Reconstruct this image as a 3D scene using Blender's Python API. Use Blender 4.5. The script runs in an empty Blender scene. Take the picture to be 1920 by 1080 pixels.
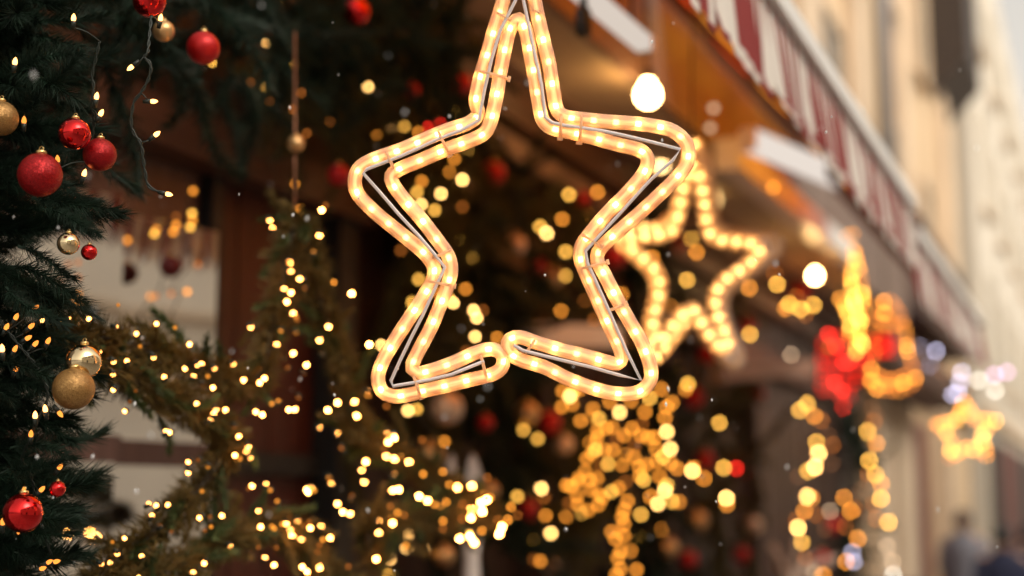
import bpy, math, random
from mathutils import Vector, Matrix, Quaternion
R = math.radians
rnd = random.Random(7)

# ------------------------------------------------------------------ camera
scene = bpy.context.scene
COL = scene.collection
CAM_H, YAW, PITCH = 1.75, R(22.8), R(9.0)
LENS, FOCUS, FSTOP = 50.0, 1.5, 2.15
FPX = 1920 * LENS / 36.0
cam_data = bpy.data.cameras.new('camera')
cam_data.lens = LENS
cam_data.sensor_width = 36
cam_data.clip_start = 0.05
cam_data.clip_end = 600
cam_data.dof.use_dof = True
cam_data.dof.focus_distance = FOCUS
cam_data.dof.aperture_fstop = FSTOP
cam = bpy.data.objects.new('camera', cam_data)
cam.location = (0, 0, CAM_H)
cam.rotation_euler = (R(90) + PITCH, 0, YAW)
COL.objects.link(cam)
scene.camera = cam

# ------------------------------------------------------------------ sky, sun, exposure
world = bpy.data.worlds.new('World')
scene.world = world
world.use_nodes = True
wn = world.node_tree
bg = wn.nodes['Background']
sky = wn.nodes.new('ShaderNodeTexSky')
sky.sky_type = 'NISHITA'
sky.sun_disc = False
sky.sun_elevation = R(38)
sky.sun_rotation = R(112)
sky.air_density = 1.0
sky.dust_density = 4.0
sky.ozone_density = 1.0
hsv = wn.nodes.new('ShaderNodeHueSaturation')
hsv.inputs['Saturation'].default_value = 0.05      # flat winter overcast
wn.links.new(sky.outputs[0], hsv.inputs['Color'])
tint = wn.nodes.new('ShaderNodeMixRGB'); tint.blend_type = 'MULTIPLY'; tint.inputs[0].default_value = 1.0
tint.inputs[2].default_value = (1.0, 0.93, 0.83, 1)                # the photograph's warm white balance
wn.links.new(hsv.outputs[0], tint.inputs[1]); wn.links.new(tint.outputs[0], bg.inputs['Color'])
bg.inputs['Strength'].default_value = 0.15
sun_data = bpy.data.lights.new('sun', 'SUN')
sun_data.energy = 0.5
sun_data.angle = R(35)
sun_data.color = (1.0, 0.86, 0.66)
sun = bpy.data.objects.new('sun', sun_data)
sun.rotation_euler = (R(52), 0, R(68))
COL.objects.link(sun)
vs = scene.view_settings
vs.view_transform = 'Standard'
vs.look = 'None'
vs.exposure = 0.7
vs.gamma = 1.0
vs.use_curve_mapping = False
cy = scene.cycles
cy.use_denoising = True
cy.denoiser = 'OPENIMAGEDENOISE'
cy.denoising_input_passes = 'RGB_ALBEDO_NORMAL'
cy.denoising_prefilter = 'ACCURATE'
cy.use_adaptive_sampling = False
cy.max_bounces = 6
cy.diffuse_bounces = 3
cy.glossy_bounces = 4
cy.transmission_bounces = 4
cy.transparent_max_bounces = 16
cy.sample_clamp_indirect = 3.0
cy.caustics_reflective = False
cy.caustics_refractive = False

# ------------------------------------------------------------------ picture <-> place
CAM = Vector((0, 0, CAM_H))
RT = Vector((math.cos(YAW), math.sin(YAW), 0))
FW = Vector((-math.sin(YAW) * math.cos(PITCH), math.cos(YAW) * math.cos(PITCH), math.sin(PITCH)))
UP = RT.cross(FW)
def ray(px, py): return FW + RT * ((px - 960) / FPX) + UP * ((540 - py) / FPX)
def at(px, py, z): return CAM + ray(px, py) * z                 # a point at distance z
def onL(px, py, L):                                            # a point on the plane L metres to the left, parallel to the street
    d = ray(px, py)
    return CAM + d * (-L / d.x)
def depth(p): return (Vector(p) - CAM).dot(FW)

# ------------------------------------------------------------------ materials
MATS = {}
def mat(name, col, rough=0.6, metal=0.0, spec=0.5, vary=0.0, vscale=8.0, bump=0.0, bscale=40.0, coat=0.0, stretch=None):
    if name in MATS: return MATS[name]
    m = bpy.data.materials.new(name); m.use_nodes = True
    nt = m.node_tree; b = nt.nodes['Principled BSDF']
    b.inputs['Base Color'].default_value = (*col, 1)
    b.inputs['Roughness'].default_value = rough
    b.inputs['Metallic'].default_value = metal
    b.inputs['Specular IOR Level'].default_value = spec
    b.inputs['Coat Weight'].default_value = coat
    tc = nt.nodes.new('ShaderNodeTexCoord')
    src = tc.outputs['Object']
    if stretch:
        mp = nt.nodes.new('ShaderNodeMapping'); mp.inputs['Scale'].default_value = stretch
        nt.links.new(src, mp.inputs[0]); src = mp.outputs[0]
    if vary:
        n = nt.nodes.new('ShaderNodeTexNoise'); n.inputs['Scale'].default_value = vscale; n.inputs['Detail'].default_value = 5
        nt.links.new(src, n.inputs['Vector'])
        r = nt.nodes.new('ShaderNodeValToRGB')
        r.color_ramp.elements[0].position = 0.3; r.color_ramp.elements[1].position = 0.7
        r.color_ramp.elements[0].color = (*[c * (1 - vary) for c in col], 1)
        r.color_ramp.elements[1].color = (*[min(1, c * (1 + vary)) for c in col], 1)
        oi = nt.nodes.new('ShaderNodeObjectInfo')
        mx = nt.nodes.new('ShaderNodeMixRGB'); mx.blend_type = 'MULTIPLY'; mx.inputs[0].default_value = min(1, vary)
        nt.links.new(n.outputs['Fac'], r.inputs[0]); nt.links.new(r.outputs[0], mx.inputs[1])
        rr = nt.nodes.new('ShaderNodeMapRange'); rr.inputs[3].default_value = 0.55; rr.inputs[4].default_value = 1.3
        nt.links.new(oi.outputs['Random'], rr.inputs[0]); nt.links.new(rr.outputs[0], mx.inputs[2])
        nt.links.new(mx.outputs[0], b.inputs['Base Color'])
    if bump:
        n2 = nt.nodes.new('ShaderNodeTexNoise'); n2.inputs['Scale'].default_value = bscale
        nt.links.new(src, n2.inputs['Vector'])
        bp = nt.nodes.new('ShaderNodeBump'); bp.inputs['Strength'].default_value = bump; bp.inputs['Distance'].default_value = 0.01
        nt.links.new(n2.outputs['Fac'], bp.inputs['Height']); nt.links.new(bp.outputs[0], b.inputs['Normal'])
    MATS[name] = m
    return m

def glitter(name, col, dark):
    m = mat(name, col, 0.4, 0.55)
    nt = m.node_tree; b = nt.nodes['Principled BSDF']
    tc = nt.nodes.new('ShaderNodeTexCoord')
    v = nt.nodes.new('ShaderNodeTexVoronoi'); v.inputs['Scale'].default_value = 42
    nt.links.new(tc.outputs['Object'], v.inputs['Vector'])
    mx = nt.nodes.new('ShaderNodeMixRGB')
    sp = nt.nodes.new('ShaderNodeSeparateColor')
    nt.links.new(v.outputs['Color'], sp.inputs[0])
    mx.inputs[1].default_value = (*dark, 1); mx.inputs[2].default_value = (*col, 1)
    nt.links.new(sp.outputs[0], mx.inputs[0]); nt.links.new(mx.outputs[0], b.inputs['Base Color'])
    g = nt.nodes.new('ShaderNodeNewGeometry')
    sub = nt.nodes.new('ShaderNodeVectorMath'); sub.operation = 'SUBTRACT'; sub.inputs[1].default_value = (0.5, 0.5, 0.5)
    nt.links.new(v.outputs['Color'], sub.inputs[0])
    sc = nt.nodes.new('ShaderNodeVectorMath'); sc.operation = 'SCALE'; sc.inputs['Scale'].default_value = 0.55
    nt.links.new(sub.outputs[0], sc.inputs[0])
    ad = nt.nodes.new('ShaderNodeVectorMath'); ad.operation = 'ADD'
    nt.links.new(g.outputs['Normal'], ad.inputs[0]); nt.links.new(sc.outputs[0], ad.inputs[1])
    no = nt.nodes.new('ShaderNodeVectorMath'); no.operation = 'NORMALIZE'
    nt.links.new(ad.outputs[0], no.inputs[0]); nt.links.new(no.outputs[0], b.inputs['Normal'])
    b.inputs['Roughness'].default_value = 0.33
    return m

EM = {}
def emit(col, strength):
    strength *= 0.6
    q = round(math.log(max(strength, 1e-3)) / math.log(1.18))
    key = (tuple(round(c, 3) for c in col), q)
    if key in EM: return EM[key]
    m = bpy.data.materials.new('bulb_and_added_glow'); m.use_nodes = True
    nt = m.node_tree; nt.nodes.clear()
    o = nt.nodes.new('ShaderNodeOutputMaterial'); e = nt.nodes.new('ShaderNodeEmission')
    e.inputs[0].default_value = (*col, 1); e.inputs[1].default_value = 1.18 ** q
    nt.links.new(e.outputs[0], o.inputs[0])
    m.cycles.emission_sampling = 'FRONT'
    EM[key] = m
    return m

M_WOOD = mat('dark_stained_wood', (0.032, 0.0105, 0.006), 0.5, vary=0.5, vscale=6, bump=0.3, bscale=12, stretch=(8, 8, 0.7))
M_WOODR = mat('red_brown_wood', (0.075, 0.015, 0.007), 0.45, vary=0.4, vscale=6, bump=0.2, bscale=12, stretch=(8, 8, 0.7))
M_FRAME = mat('window_frame_wood', (0.11, 0.06, 0.05), 0.35, vary=0.3, vscale=10, stretch=(6, 6, 0.7))
M_BLACK = mat('black_metal', (0.012, 0.011, 0.01), 0.5)
M_CREAM = mat('cream_panel', (0.5, 0.36, 0.23), 0.6, vary=0.12, vscale=3)
M_BEAM = mat('brown_beam', (0.07, 0.025, 0.013), 0.55, vary=0.35, vscale=5, stretch=(5, 0.5, 5))
M_GREYB = mat('grey_beam', (0.2, 0.13, 0.1), 0.5, vary=0.2, vscale=3)
M_WHITE = mat('white_painted_metal', (0.85, 0.82, 0.78), 0.35, vary=0.06, vscale=4)
M_WIRE = mat('white_plastic_wire', (0.88, 0.87, 0.9), 0.35)
M_CABLE = mat('dark_green_cable', (0.012, 0.018, 0.012), 0.45)
M_NEEDLE = mat('fir_needles', (0.010, 0.025, 0.014), 0.6, spec=0.25, vary=0.5, vscale=14)
M_NEEDLE2 = mat('olive_fir_needles', (0.085, 0.075, 0.024), 0.6, spec=0.25, vary=0.5, vscale=14)
M_STEM = mat('fir_stem', (0.03, 0.022, 0.013), 0.7)
M_RED = mat('red_fabric', (0.24, 0.028, 0.026), 0.8, vary=0.12)
M_WFAB = mat('white_fabric', (0.72, 0.66, 0.6), 0.8, vary=0.06)
B_RGLOSS = mat('red_mirror_bauble', (0.75, 0.012, 0.012), 0.07, 0.95, coat=0.4)
B_RMATTE = mat('red_matte_bauble', (0.48, 0.008, 0.008), 0.4, 0.4)
B_RGLIT = glitter('red_glitter_bauble', (0.5, 0.008, 0.01), (0.16, 0.002, 0.003))
B_GGLOSS = mat('gold_mirror_bauble', (0.92, 0.72, 0.42), 0.04, 1.0)
B_GGLIT = glitter('gold_glitter_bauble', (0.5, 0.28, 0.09), (0.2, 0.095, 0.025))
B_GPEARL = mat('gold_pearl_bauble', (0.7, 0.42, 0.18), 0.3, 0.7)
B_BEIGE = mat('champagne_pearl_bauble', (0.75, 0.55, 0.4), 0.35, 0.45)
B_RDARK = mat('dark_red_bauble', (0.12, 0.006, 0.006), 0.5, 0.2)
M_CAP = mat('gold_bauble_cap', (0.8, 0.55, 0.22), 0.3, 1.0)

# ------------------------------------------------------------------ building blocks
WP = {}                                                         # world position of each parent
def _link(o, loc, parent):
    COL.objects.link(o)
    WP[o.name] = Vector(loc)
    if parent is not None:
        o.parent = parent
        o.location = Vector(loc) - WP[parent.name]
    else:
        o.location = loc
    return o
def thing(name, label, cat, loc=(0, 0, 0), group=None):
    o = bpy.data.objects.new(name, None)
    o.empty_display_size = 0.05
    _link(o, loc, None)
    tag(o, label, cat, group)
    return o
def tag(o, label, cat, group=None):
    o['label'] = label; o['category'] = cat
    if group: o['group'] = group
    return o
def setting(o): o['kind'] = 'structure'; return o

class MB:
    def __init__(s): s.v = []; s.f = []; s.uv = {}; s.smooth = False
    def box(s, lo, hi):
        x0, y0, z0 = lo; x1, y1, z1 = hi
        b = len(s.v)
        s.v += [(x0, y0, z0), (x1, y0, z0), (x1, y1, z0), (x0, y1, z0), (x0, y0, z1), (x1, y0, z1), (x1, y1, z1), (x0, y1, z1)]
        s.f += [tuple(b + i for i in q) for q in ((0, 3, 2, 1), (4, 5, 6, 7), (0, 1, 5, 4), (1, 2, 6, 5), (2, 3, 7, 6), (3, 0, 4, 7))]
        return s
    def bar(s, a, c, w, h):
        a = Vector(a); c = Vector(c); d = (c - a).normalized()
        x = d.cross(Vector((0, 0, 1)))
        if x.length < 1e-4: x = Vector((1, 0, 0))
        x.normalize(); y = x.cross(d).normalized()
        b = len(s.v)
        for p in (a, c):
            for sx, sy in ((-1, -1), (1, -1), (1, 1), (-1, 1)):
                s.v.append(tuple(p + x * (w / 2 * sx) + y * (h / 2 * sy)))
        s.f += [tuple(b + i for i in q) for q in ((3, 2, 1, 0), (4, 5, 6, 7), (0, 1, 5, 4), (1, 2, 6, 5), (2, 3, 7, 6), (3, 0, 4, 7))]
        return s
    def tube(s, pts, r, sides=8, closed=False, uv=False):
        pts = [Vector(p) for p in pts]; n = len(pts)
        rad = r if isinstance(r, (list, tuple)) else [r] * n
        tans = []
        for i in range(n):
            a = pts[(i - 1) % n] if (closed or i > 0) else pts[i]
            b = pts[(i + 1) % n] if (closed or i < n - 1) else pts[i]
            tans.append((b - a).normalized())
        nrm = tans[0].orthogonal().normalized()
        base = len(s.v); ln = 0.0
        for i in range(n):
            if i: 
                nrm = (tans[i - 1].rotation_difference(tans[i])) @ nrm
                ln += (pts[i] - pts[i - 1]).length
            nrm = (nrm - tans[i] * nrm.dot(tans[i])).normalized()
            bi = tans[i].cross(nrm)
            for k in range(sides):
                a = 2 * math.pi * k / sides
                s.v.append(tuple(pts[i] + (nrm * math.cos(a) + bi * math.sin(a)) * rad[i]))
                if uv: s.uv[len(s.v) - 1] = (k / sides, ln)
        m = n if closed else n - 1
        for i in range(m):
            for k in range(sides):
                i2 = (i + 1) % n; k2 = (k + 1) % sides
                s.f.append((base + i * sides + k, base + i * sides + k2, base + i2 * sides + k2, base + i2 * sides + k))
        if not closed:
            s.f.append(tuple(base + k for k in range(sides))[::-1])
            s.f.append(tuple(base + (n - 1) * sides + k for k in range(sides)))
        s.smooth = True
        return s
    def lathe(s, prof, c=(0, 0, 0), sides=16, axis=Vector((0, 0, 1))):
        c = Vector(c); x = axis.orthogonal().normalized(); y = axis.cross(x).normalized()
        base = len(s.v)
        for (r, h) in prof:
            for k in range(sides):
                a = 2 * math.pi * k / sides
                s.v.append(tuple(c + axis * h + (x * math.cos(a) + y * math.sin(a)) * r))
        for i in range(len(prof) - 1):
            for k in range(sides):
                k2 = (k + 1) % sides
                s.f.append((base + i * sides + k, base + i * sides + k2, base + (i + 1) * sides + k2, base + (i + 1) * sides + k))
        s.smooth = True
        return s
    def mesh(s, name, origin=(0, 0, 0)):
        me = bpy.data.meshes.new(name)
        o = Vector(origin)
        me.from_pydata([tuple(Vector(v) - o) for v in s.v], [], s.f)
        if s.uv:
            ul = me.uv_layers.new(name='UVMap')
            for l in me.loops: ul.data[l.index].uv = s.uv.get(l.vertex_index, (0, 0))
        if s.smooth:
            me.polygons.foreach_set('use_smooth', [True] * len(me.polygons))
        me.update()
        return me
    def build(s, name, m, parent=None, origin=None):
        if origin is None: origin = WP[parent.name] if parent is not None else (0, 0, 0)
        me = s.mesh(name, origin)
        me.materials.append(m)
        return _link(bpy.data.objects.new(name, me), origin, parent)
def inst(name, me, m, loc, parent=None, scale=1.0, quat=None):
    o = bpy.data.objects.new(name, me)
    if m is not None:
        if not me.materials: me.materials.append(None)
        o.material_slots[0].link = 'OBJECT'; o.material_slots[0].material = m
    o.scale = (scale,) * 3 if not isinstance(scale, (tuple, list)) else scale
    if quat is not None:
        o.rotation_mode = 'QUATERNION'; o.rotation_quaternion = quat
    return _link(o, loc, parent)
def catmull(pts, step, closed=False):
    pts = [Vector(p) for p in pts]; n = len(pts); out = []
    for i in range(n if closed else n - 1):
        g = (lambda k: pts[k % n]) if closed else (lambda k: pts[max(0, min(n - 1, k))])
        p0, p1, p2, p3 = g(i - 1), g(i), g(i + 1), g(i + 2)
        m = max(1, int((p2 - p1).length / step))
        for j in range(m):
            t = j / m
            out.append(0.5 * ((2 * p1) + (p2 - p0) * t + (2 * p0 - 5 * p1 + 4 * p2 - p3) * t * t + (3 * p1 - p0 - 3 * p2 + p3) * t ** 3))
    if not closed: out.append(pts[-1])
    return out
def resample(pts, gap, closed=False, start=0.0):
    """points every gap metres with the tangent there"""
    q = list(pts) + ([pts[0]] if closed else [])
    out = []; need = start
    for a, b in zip(q, q[1:]):
        d = (b - a).length
        while need <= d and d > 1e-9:
            out.append((a.lerp(b, need / d), (b - a).normalized())); need += gap
        need -= d
    return out

# shared meshes
def ico_mesh(name, sub):
    import bmesh
    bm = bmesh.new(); bmesh.ops.create_icosphere(bm, subdivisions=sub, radius=1.0)
    me = bpy.data.meshes.new(name); bm.to_mesh(me); bm.free()
    me.polygons.foreach_set('use_smooth', [True] * len(me.polygons))
    return me
ME_BULB = ico_mesh('bulb', 2)
ME_BULB_FAR = ico_mesh('bulb', 1)
def sphere_mesh():
    import bmesh
    bm = bmesh.new(); bmesh.ops.create_uvsphere(bm, u_segments=48, v_segments=28, radius=1.0)
    me = bpy.data.meshes.new('bauble'); bm.to_mesh(me); bm.free()
    me.polygons.foreach_set('use_smooth', [True] * len(me.polygons))
    return me
ME_BALL = sphere_mesh()
ME_CAP = MB().lathe([(0.0, 0.955), (0.24, 0.955), (0.24, 1.1), (0.2, 1.14), (0.0, 1.14)], sides=16).mesh('cap')
ME_CAP.materials.append(M_CAP)
ME_RING = MB().tube([(0.12 * math.cos(a), 0, 1.22 + 0.12 * math.sin(a)) for a in [k * math.pi / 6 for k in range(12)]], 0.02, 5, True).mesh('hanging_ring')
ME_RING.materials.append(M_CAP)

# light colours: radiance wanted on the blurred disc of a bulb
CLS = {
    'br': (2.5, 1.28, 0.36), 'gs': (16.0, 6.0, 1.2), 'ye': (1.02, 0.5, 0.075), 'am': (0.72, 0.24, 0.026), 'di': (0.2, 0.055, 0.008),
    'vd': (0.075, 0.03, 0.012), 'rd': (0.9, 0.02, 0.012), 'dr': (0.25, 0.01, 0.008), 'li': (0.34, 0.32, 0.44),
    'wh': (0.5, 0.47, 0.4), 'pk': (0.4, 0.22, 0.4), 'pa': (0.3, 0.2, 0.12), 'rf': (0.15, 0.002, 0.001), 'st': (6.5, 3.6, 1.15),
}
def bulb(parent, p, cls, r=0.006, name='bulb', me=None, q=None, sc=None):
    z = depth(p)
    disc = (LENS / FSTOP / 1000) * FPX * abs(1 / FOCUS - 1 / z); b = 2 * r * FPX / z
    cov = min(1.0, (b * b) / max(disc * disc + b * b * 0.4, 1e-6))
    c = CLS[cls]; k = max(c)
    return inst(name, me or (ME_BULB_FAR if z > 3 else ME_BULB), emit(tuple(x / k for x in c), k / cov), p, parent, sc or r, q)

# =================================================================== THE SETTING
g = MB(); g.box((-80, -60, -0.2), (80, 260, 0.0))
setting(g.build('ground', mat('wet_paving', (0.3, 0.28, 0.26), 0.45, vary=0.3, vscale=2, bump=0.3, bscale=6)))
M_BEIGE = mat('beige_plaster', (0.62, 0.45, 0.28), 0.85, vary=0.14, vscale=1.2)
M_BEIGE2 = mat('pale_stone', (0.63, 0.49, 0.35), 0.8, vary=0.12, vscale=1.5)
M_PALE = mat('pale_grey_plaster', (0.6, 0.54, 0.45), 0.85, vary=0.08, vscale=0.6)
M_CREAMW = mat('cream_plaster', (0.88, 0.83, 0.74), 0.85, vary=0.08, vscale=1.0)
M_GLASSD = mat('dark_window_glass', (0.03, 0.035, 0.04), 0.08, 0.0, 0.8)
M_PIPE = mat('zinc_pipe', (0.36, 0.36, 0.38), 0.45, 0.4)
M_DARKB = mat('dark_brown_wood', (0.035, 0.022, 0.016), 0.6, vary=0.3)
M_DOOR = mat('dark_red_door', (0.12, 0.025, 0.018), 0.5)

M_SHUT = mat('pale_shutter', (0.5, 0.47, 0.41), 0.7)
def window(parent, x, y0, y1, z0, z1, side=1, mf=None, mg=None):
    """a window in a wall that faces the street: frame, pane, sill"""
    mf = mf or M_WHITE
    p = MB(); p.box((x, y0, z0), (x + side * 0.05, y1, z1)) if side > 0 else p.box((x - 0.05, y0, z0), (x, y1, z1))
    w = p.build('window', mg or M_GLASSD, parent)
    f = MB(); a, b = (x, x + 0.09) if side > 0 else (x - 0.09, x)
    f.box((a, y0 - 0.08, z0 - 0.08), (b, y0, z1 + 0.08)); f.box((a, y1, z0 - 0.08), (b, y1 + 0.08, z1 + 0.08))
    f.box((a, y0, z1), (b, y1, z1 + 0.08)); f.box((a, y0, z0 - 0.08), (b, y1, z0))
    f.box((a, (y0 + y1) / 2 - 0.03, z0), (b - 0.01 if side > 0 else b, (y0 + y1) / 2 + 0.03, z1))
    f.build('window_frame', mf, w)
    s = MB(); a2, b2 = (x, x + 0.16) if side > 0 else (x - 0.16, x)
    s.box((a2, y0 - 0.15, z0 - 0.16), (b2, y1 + 0.15, z0 - 0.083)); s.build('window_sill', M_BEIGE2, w)
    return w

# --- beige building beyond the stalls (same side of the street)
XA = -2.35
A = thing('building', 'beige plastered town building with a zinc downpipe beyond the striped awnings', 'building', (XA, 17, 0))
m = MB(); m.box((XA - 8, 11.3, 0), (XA, 26.5, 16)); m.build('wall', M_BEIGE, A)
m = MB(); m.box((XA, 11.3, 3.25), (XA + 0.22, 26.5, 3.5)); m.build('cornice', M_BEIGE2, A)
for y0, y1 in ((11.7, 12.4), (14.6, 15.3), (18.2, 18.9), (23.4, 24.1)):
    m = MB(); m.box((XA, y0, 4.46), (XA + 0.14, y1, 13.9)); m.build('pilaster', M_BEIGE2, A)
for y0, y1 in ((13.9, 14.7), (15.3, 16.5), (20.2, 20.8)):
    m = MB(); m.box((XA, y0, 0), (XA + 0.3, y1, 3.25)); m.build('pilaster', M_BEIGE2, A)
for yy in (12.9, 16.9, 20.6):
    for z0 in (4.6, 8.2):
        window(A, XA, yy, yy + 1.1, z0, z0 + 1.9, 1, M_BEIGE2)
m = MB(); m.box((XA, 16.9, 0), (XA + 0.06, 19.8, 2.9)); m.build('shop_front', M_DOOR, A)
m = MB(); m.box((XA, 21.2, 0), (XA + 0.06, 23.2, 2.9)); m.build('shop_front', M_DARKB, A)
MB().box((XA + 0.001, 11.32, 3.52), (XA + 0.85, 17.6, 4.45)).build('shop_canopy', M_BEAM, A)
MB().box((XA + 0.3, 11.32, 2.95), (XA + 0.8, 17.6, 3.24)).build('canopy_fascia', M_BEAM, A)
pp = MB(); pp.tube([(XA + 0.17, 16.3, 4.46), (XA + 0.17, 16.3, 13.5)], 0.09, 10); pp.build('downpipe', M_PIPE, A)
bay = MB(); bay.box((XA, 23.0, 9.0), (XA + 0.6, 25.2, 14.5)); bay.f.pop(); 
bay2 = bay.build('oriel_bay', M_DARKB, A)
br = MB(); br.v = [(XA, 23.0, 8.4), (XA, 25.2, 8.4), (XA + 0.6, 23.0, 8.997), (XA + 0.6, 25.2, 8.997), (XA, 23.0, 8.997), (XA, 25.2, 8.997)]
br.f = [(0, 2, 3, 1), (0, 4, 2), (1, 3, 5)]; br.build('corbel', M_DARKB, bay2)
# --- pale building further down and one closing the street
B = thing('building', 'pale grey plastered building furthest down the street', 'building', (-2.1, 40, 0))
m = MB(); m.box((-12, 26.9, 0), (-2.1, 62, 15)); m.build('wall', M_PALE, B)
for yy in range(29, 60, 4):
    for z0 in (4.4, 7.8, 11.2): window(B, -2.1, yy, yy + 1.2, z0, z0 + 1.9, 1, M_PALE, M_SHUT)
m = MB(); m.box((-2.1, 26.9, 3.4), (-1.95, 62, 3.65)); m.build('cornice', M_BEIGE2, B)
for (y0, y1, mm) in ((27.4, 29.6, M_DARKB), (30.2, 34.5, M_DOOR), (35.2, 41, M_DARKB), (42, 50, M_DOOR)):
    MB().box((-2.1, y0, 0), (-2.03, y1, 3.1)).build('shop_front', mm, B)
C = thing('building', 'whitish building closing the end of the street', 'building', (0, 90, 0))
m = MB(); m.box((-30, 90, 0), (30, 100, 17)); m.build('wall', M_PALE, C)
for x0 in (-12, -6.5, -1, 4.5): MB().box((x0, 89.93, 0), (x0 + 4.6, 90, 4.6)).build('shop_front', M_DARKB, C)
for xx in range(-14, 14, 3):
    for z0 in (5.2, 8.8, 12.6):
        w = MB().box((xx, 89.95, z0), (xx + 1.2, 90, z0 + 2)).build('window', M_GLASSD, C)
        MB().box((xx - 0.1, 89.9, z0 - 0.15), (xx + 1.3, 89.95, z0)).build('window_sill', M_BEIGE2, w)
# --- opposite side of the street, seen only in the panes and the glass balls
D = thing('building', 'cream house front across the street, mirrored in the window panes', 'building', (7.5, 8, 0))
m = MB(); m.box((7.5, -16, 0), (14, 40, 8.0)); m.build('wall', M_CREAMW, D)
for yy in range(-14, 38, 4):
    for z0 in (5.2,): window(D, 7.5, yy, yy + 1.3, z0, z0 + 2.0, -1)
for yy in range(-12, 38, 8):
    window(D, 7.5, yy, yy + 1.4, 0.3, 2.4, -1, M_DARKB)
for z0, h in ((2.9, 0.14), (3.5, 0.08), (4.5, 0.25), (7.6, 0.3)):
    MB().box((7.35, -16, z0), (7.5, 40, z0 + h)).build('cornice', M_WHITE if z0 > 4 else M_BEIGE2, D)

# =================================================================== THE STALL ROW
LW = 1.86                                                       # front of the board wall
def Yat(px, L, py=540): return onL(px, py, L).y
S = thing('market_stall', 'dark wooden market stall front with window, boards and cream soffit', 'stall', (-LW, 5, 0))
# window zone px 20..350 ; door panel 350..600 ; boards beyond
yw0, yw1 = Yat(-260, LW, 850), Yat(350, LW, 850)
yd1 = Yat(640, LW, 850)
# boards, vertical, each a plank
me_plank = MB().box((-0.03, -0.062, 0), (0, 0.062, 3.2)).mesh('plank')
y = yd1 + 0.07
while y < 11.2:
    inst('plank', me_plank, M_WOOD, (-LW + rnd.uniform(-0.006, 0.004), y, 0), S)
    y += 0.13
MB().box((-LW - 0.2, 0.2, 0), (-LW - 0.05, 11.2, 3.2)).build('back_wall', M_DARKB, S)
for px in (398, 625, 1005, 1235, 1400):
    yy = Yat(px, LW - 0.03)
    MB().box((-LW + 0.002, yy - (0.02 if px < 400 else 0.045), 0), (-LW + (0.04 if px < 400 else 0.075), yy + (0.02 if px < 400 else 0.045), 2.52)).build('post', M_BLACK if px in (625, 398) else M_WOOD, S)
MB().box((-LW + 0.01, yw0, 2.50), (-LW + 0.10, yd1, 2.60)).build('lintel', M_BEAM, S)
MB().box((-LW + 0.008, yw0, 2.603), (-LW + 0.05, yd1, 3.0)).build('header_board', M_WOOD, S)
MB().box((-LW + 0.01, yd1, 2.55), (-LW + 0.07, 11.2, 2.68)).build('header_board', M_BEAM, S)
for h0, h1, dx, mm in ((2.92, 3.0, 0.08, M_GREYB), (3.02, 3.17, 0.12, M_BEAM), (3.17, 3.2, 0.16, M_GREYB)):
    MB().box((-LW + 0.003, 2.6, h0), (-LW + dx, 11.2, h1 - 0.003)).build('eaves_beam', mm, S)
MB().box((-LW, 2.6, 3.2), (-1.4, 11.2, 3.23)).build('soffit', M_CREAM, S)
MB().box((-1.425, 2.6, 3.19), (-1.398, 11.2, 3.62)).build('fascia', M_GREYB, S)
MB().box((-LW - 0.1, 2.6, 3.63), (-1.38, 11.2, 3.68)).build('roof', M_DARKB, S)
# door of red-brown boards
for k in range(4):
    a = yw1 + 0.02 + k * (yd1 - yw1 - 0.06) / 4
    b = yw1 + 0.02 + (k + 1) * (yd1 - yw1 - 0.06) / 4 - 0.006
    MB().box((-LW - 0.03, a, 0), (-LW, b, 2.5)).build('plank', M_WOODR, S)
zb = onL(250, 851, LW).z
MB().box((-LW + 0.001, yw1 + 0.14, zb - 0.03), (-LW + 0.03, yd1 - 0.1, zb + 0.02)).build('cross_rail', M_BLACK, S)
# counter under the picture
MB().box((-LW + 0.003, 2.2, 1.22), (-1.25, 10.8, 1.27)).build('counter_top', M_WOODR, S)
MB().box((-1.4, 2.3, 0), (-1.36, 10.7, 1.215)).build('counter_front', M_WOOD, S)

# glazed window
W = thing('stall_window', 'brown framed window with pale reflections behind the garland star', 'window', (-LW, yw1, 1.0))
ypost = Yat(150, LW, 700)
m_glass = bpy.data.materials.new('window_glass'); m_glass.use_nodes = True
nt = m_glass.node_tree; nt.nodes.clear()
o_ = nt.nodes.new('ShaderNodeOutputMaterial'); mixn = nt.nodes.new('ShaderNodeMixShader')
gl = nt.nodes.new('ShaderNodeBsdfGlossy'); gl.inputs['Roughness'].default_value = 0.03; gl.inputs['Color'].default_value = (0.96, 0.94, 0.9, 1)
df = nt.nodes.new('ShaderNodeBsdfDiffuse'); df.inputs['Color'].default_value = (0.05, 0.04, 0.035, 1)
mixn.inputs[0].default_value = 0.95
tcn = nt.nodes.new('ShaderNodeTexCoord'); nz = nt.nodes.new('ShaderNodeTexNoise'); nz.inputs['Scale'].default_value = 3.0
bpn = nt.nodes.new('ShaderNodeBump'); bpn.inputs['Strength'].default_value = 0.06; bpn.inputs['Distance'].default_value = 0.02
nt.links.new(tcn.outputs['Object'], nz.inputs['Vector']); nt.links.new(nz.outputs['Fac'], bpn.inputs['Height']); nt.links.new(bpn.outputs[0], gl.inputs['Normal'])
nt.links.new(df.outputs[0], mixn.inputs[1]); nt.links.new(gl.outputs[0], mixn.inputs[2]); nt.links.new(mixn.outputs[0], o_.inputs[0])
panes = [(yw0 + 0.05, ypost - 0.022), (ypost + 0.022, yw1 - 0.02)]
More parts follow.
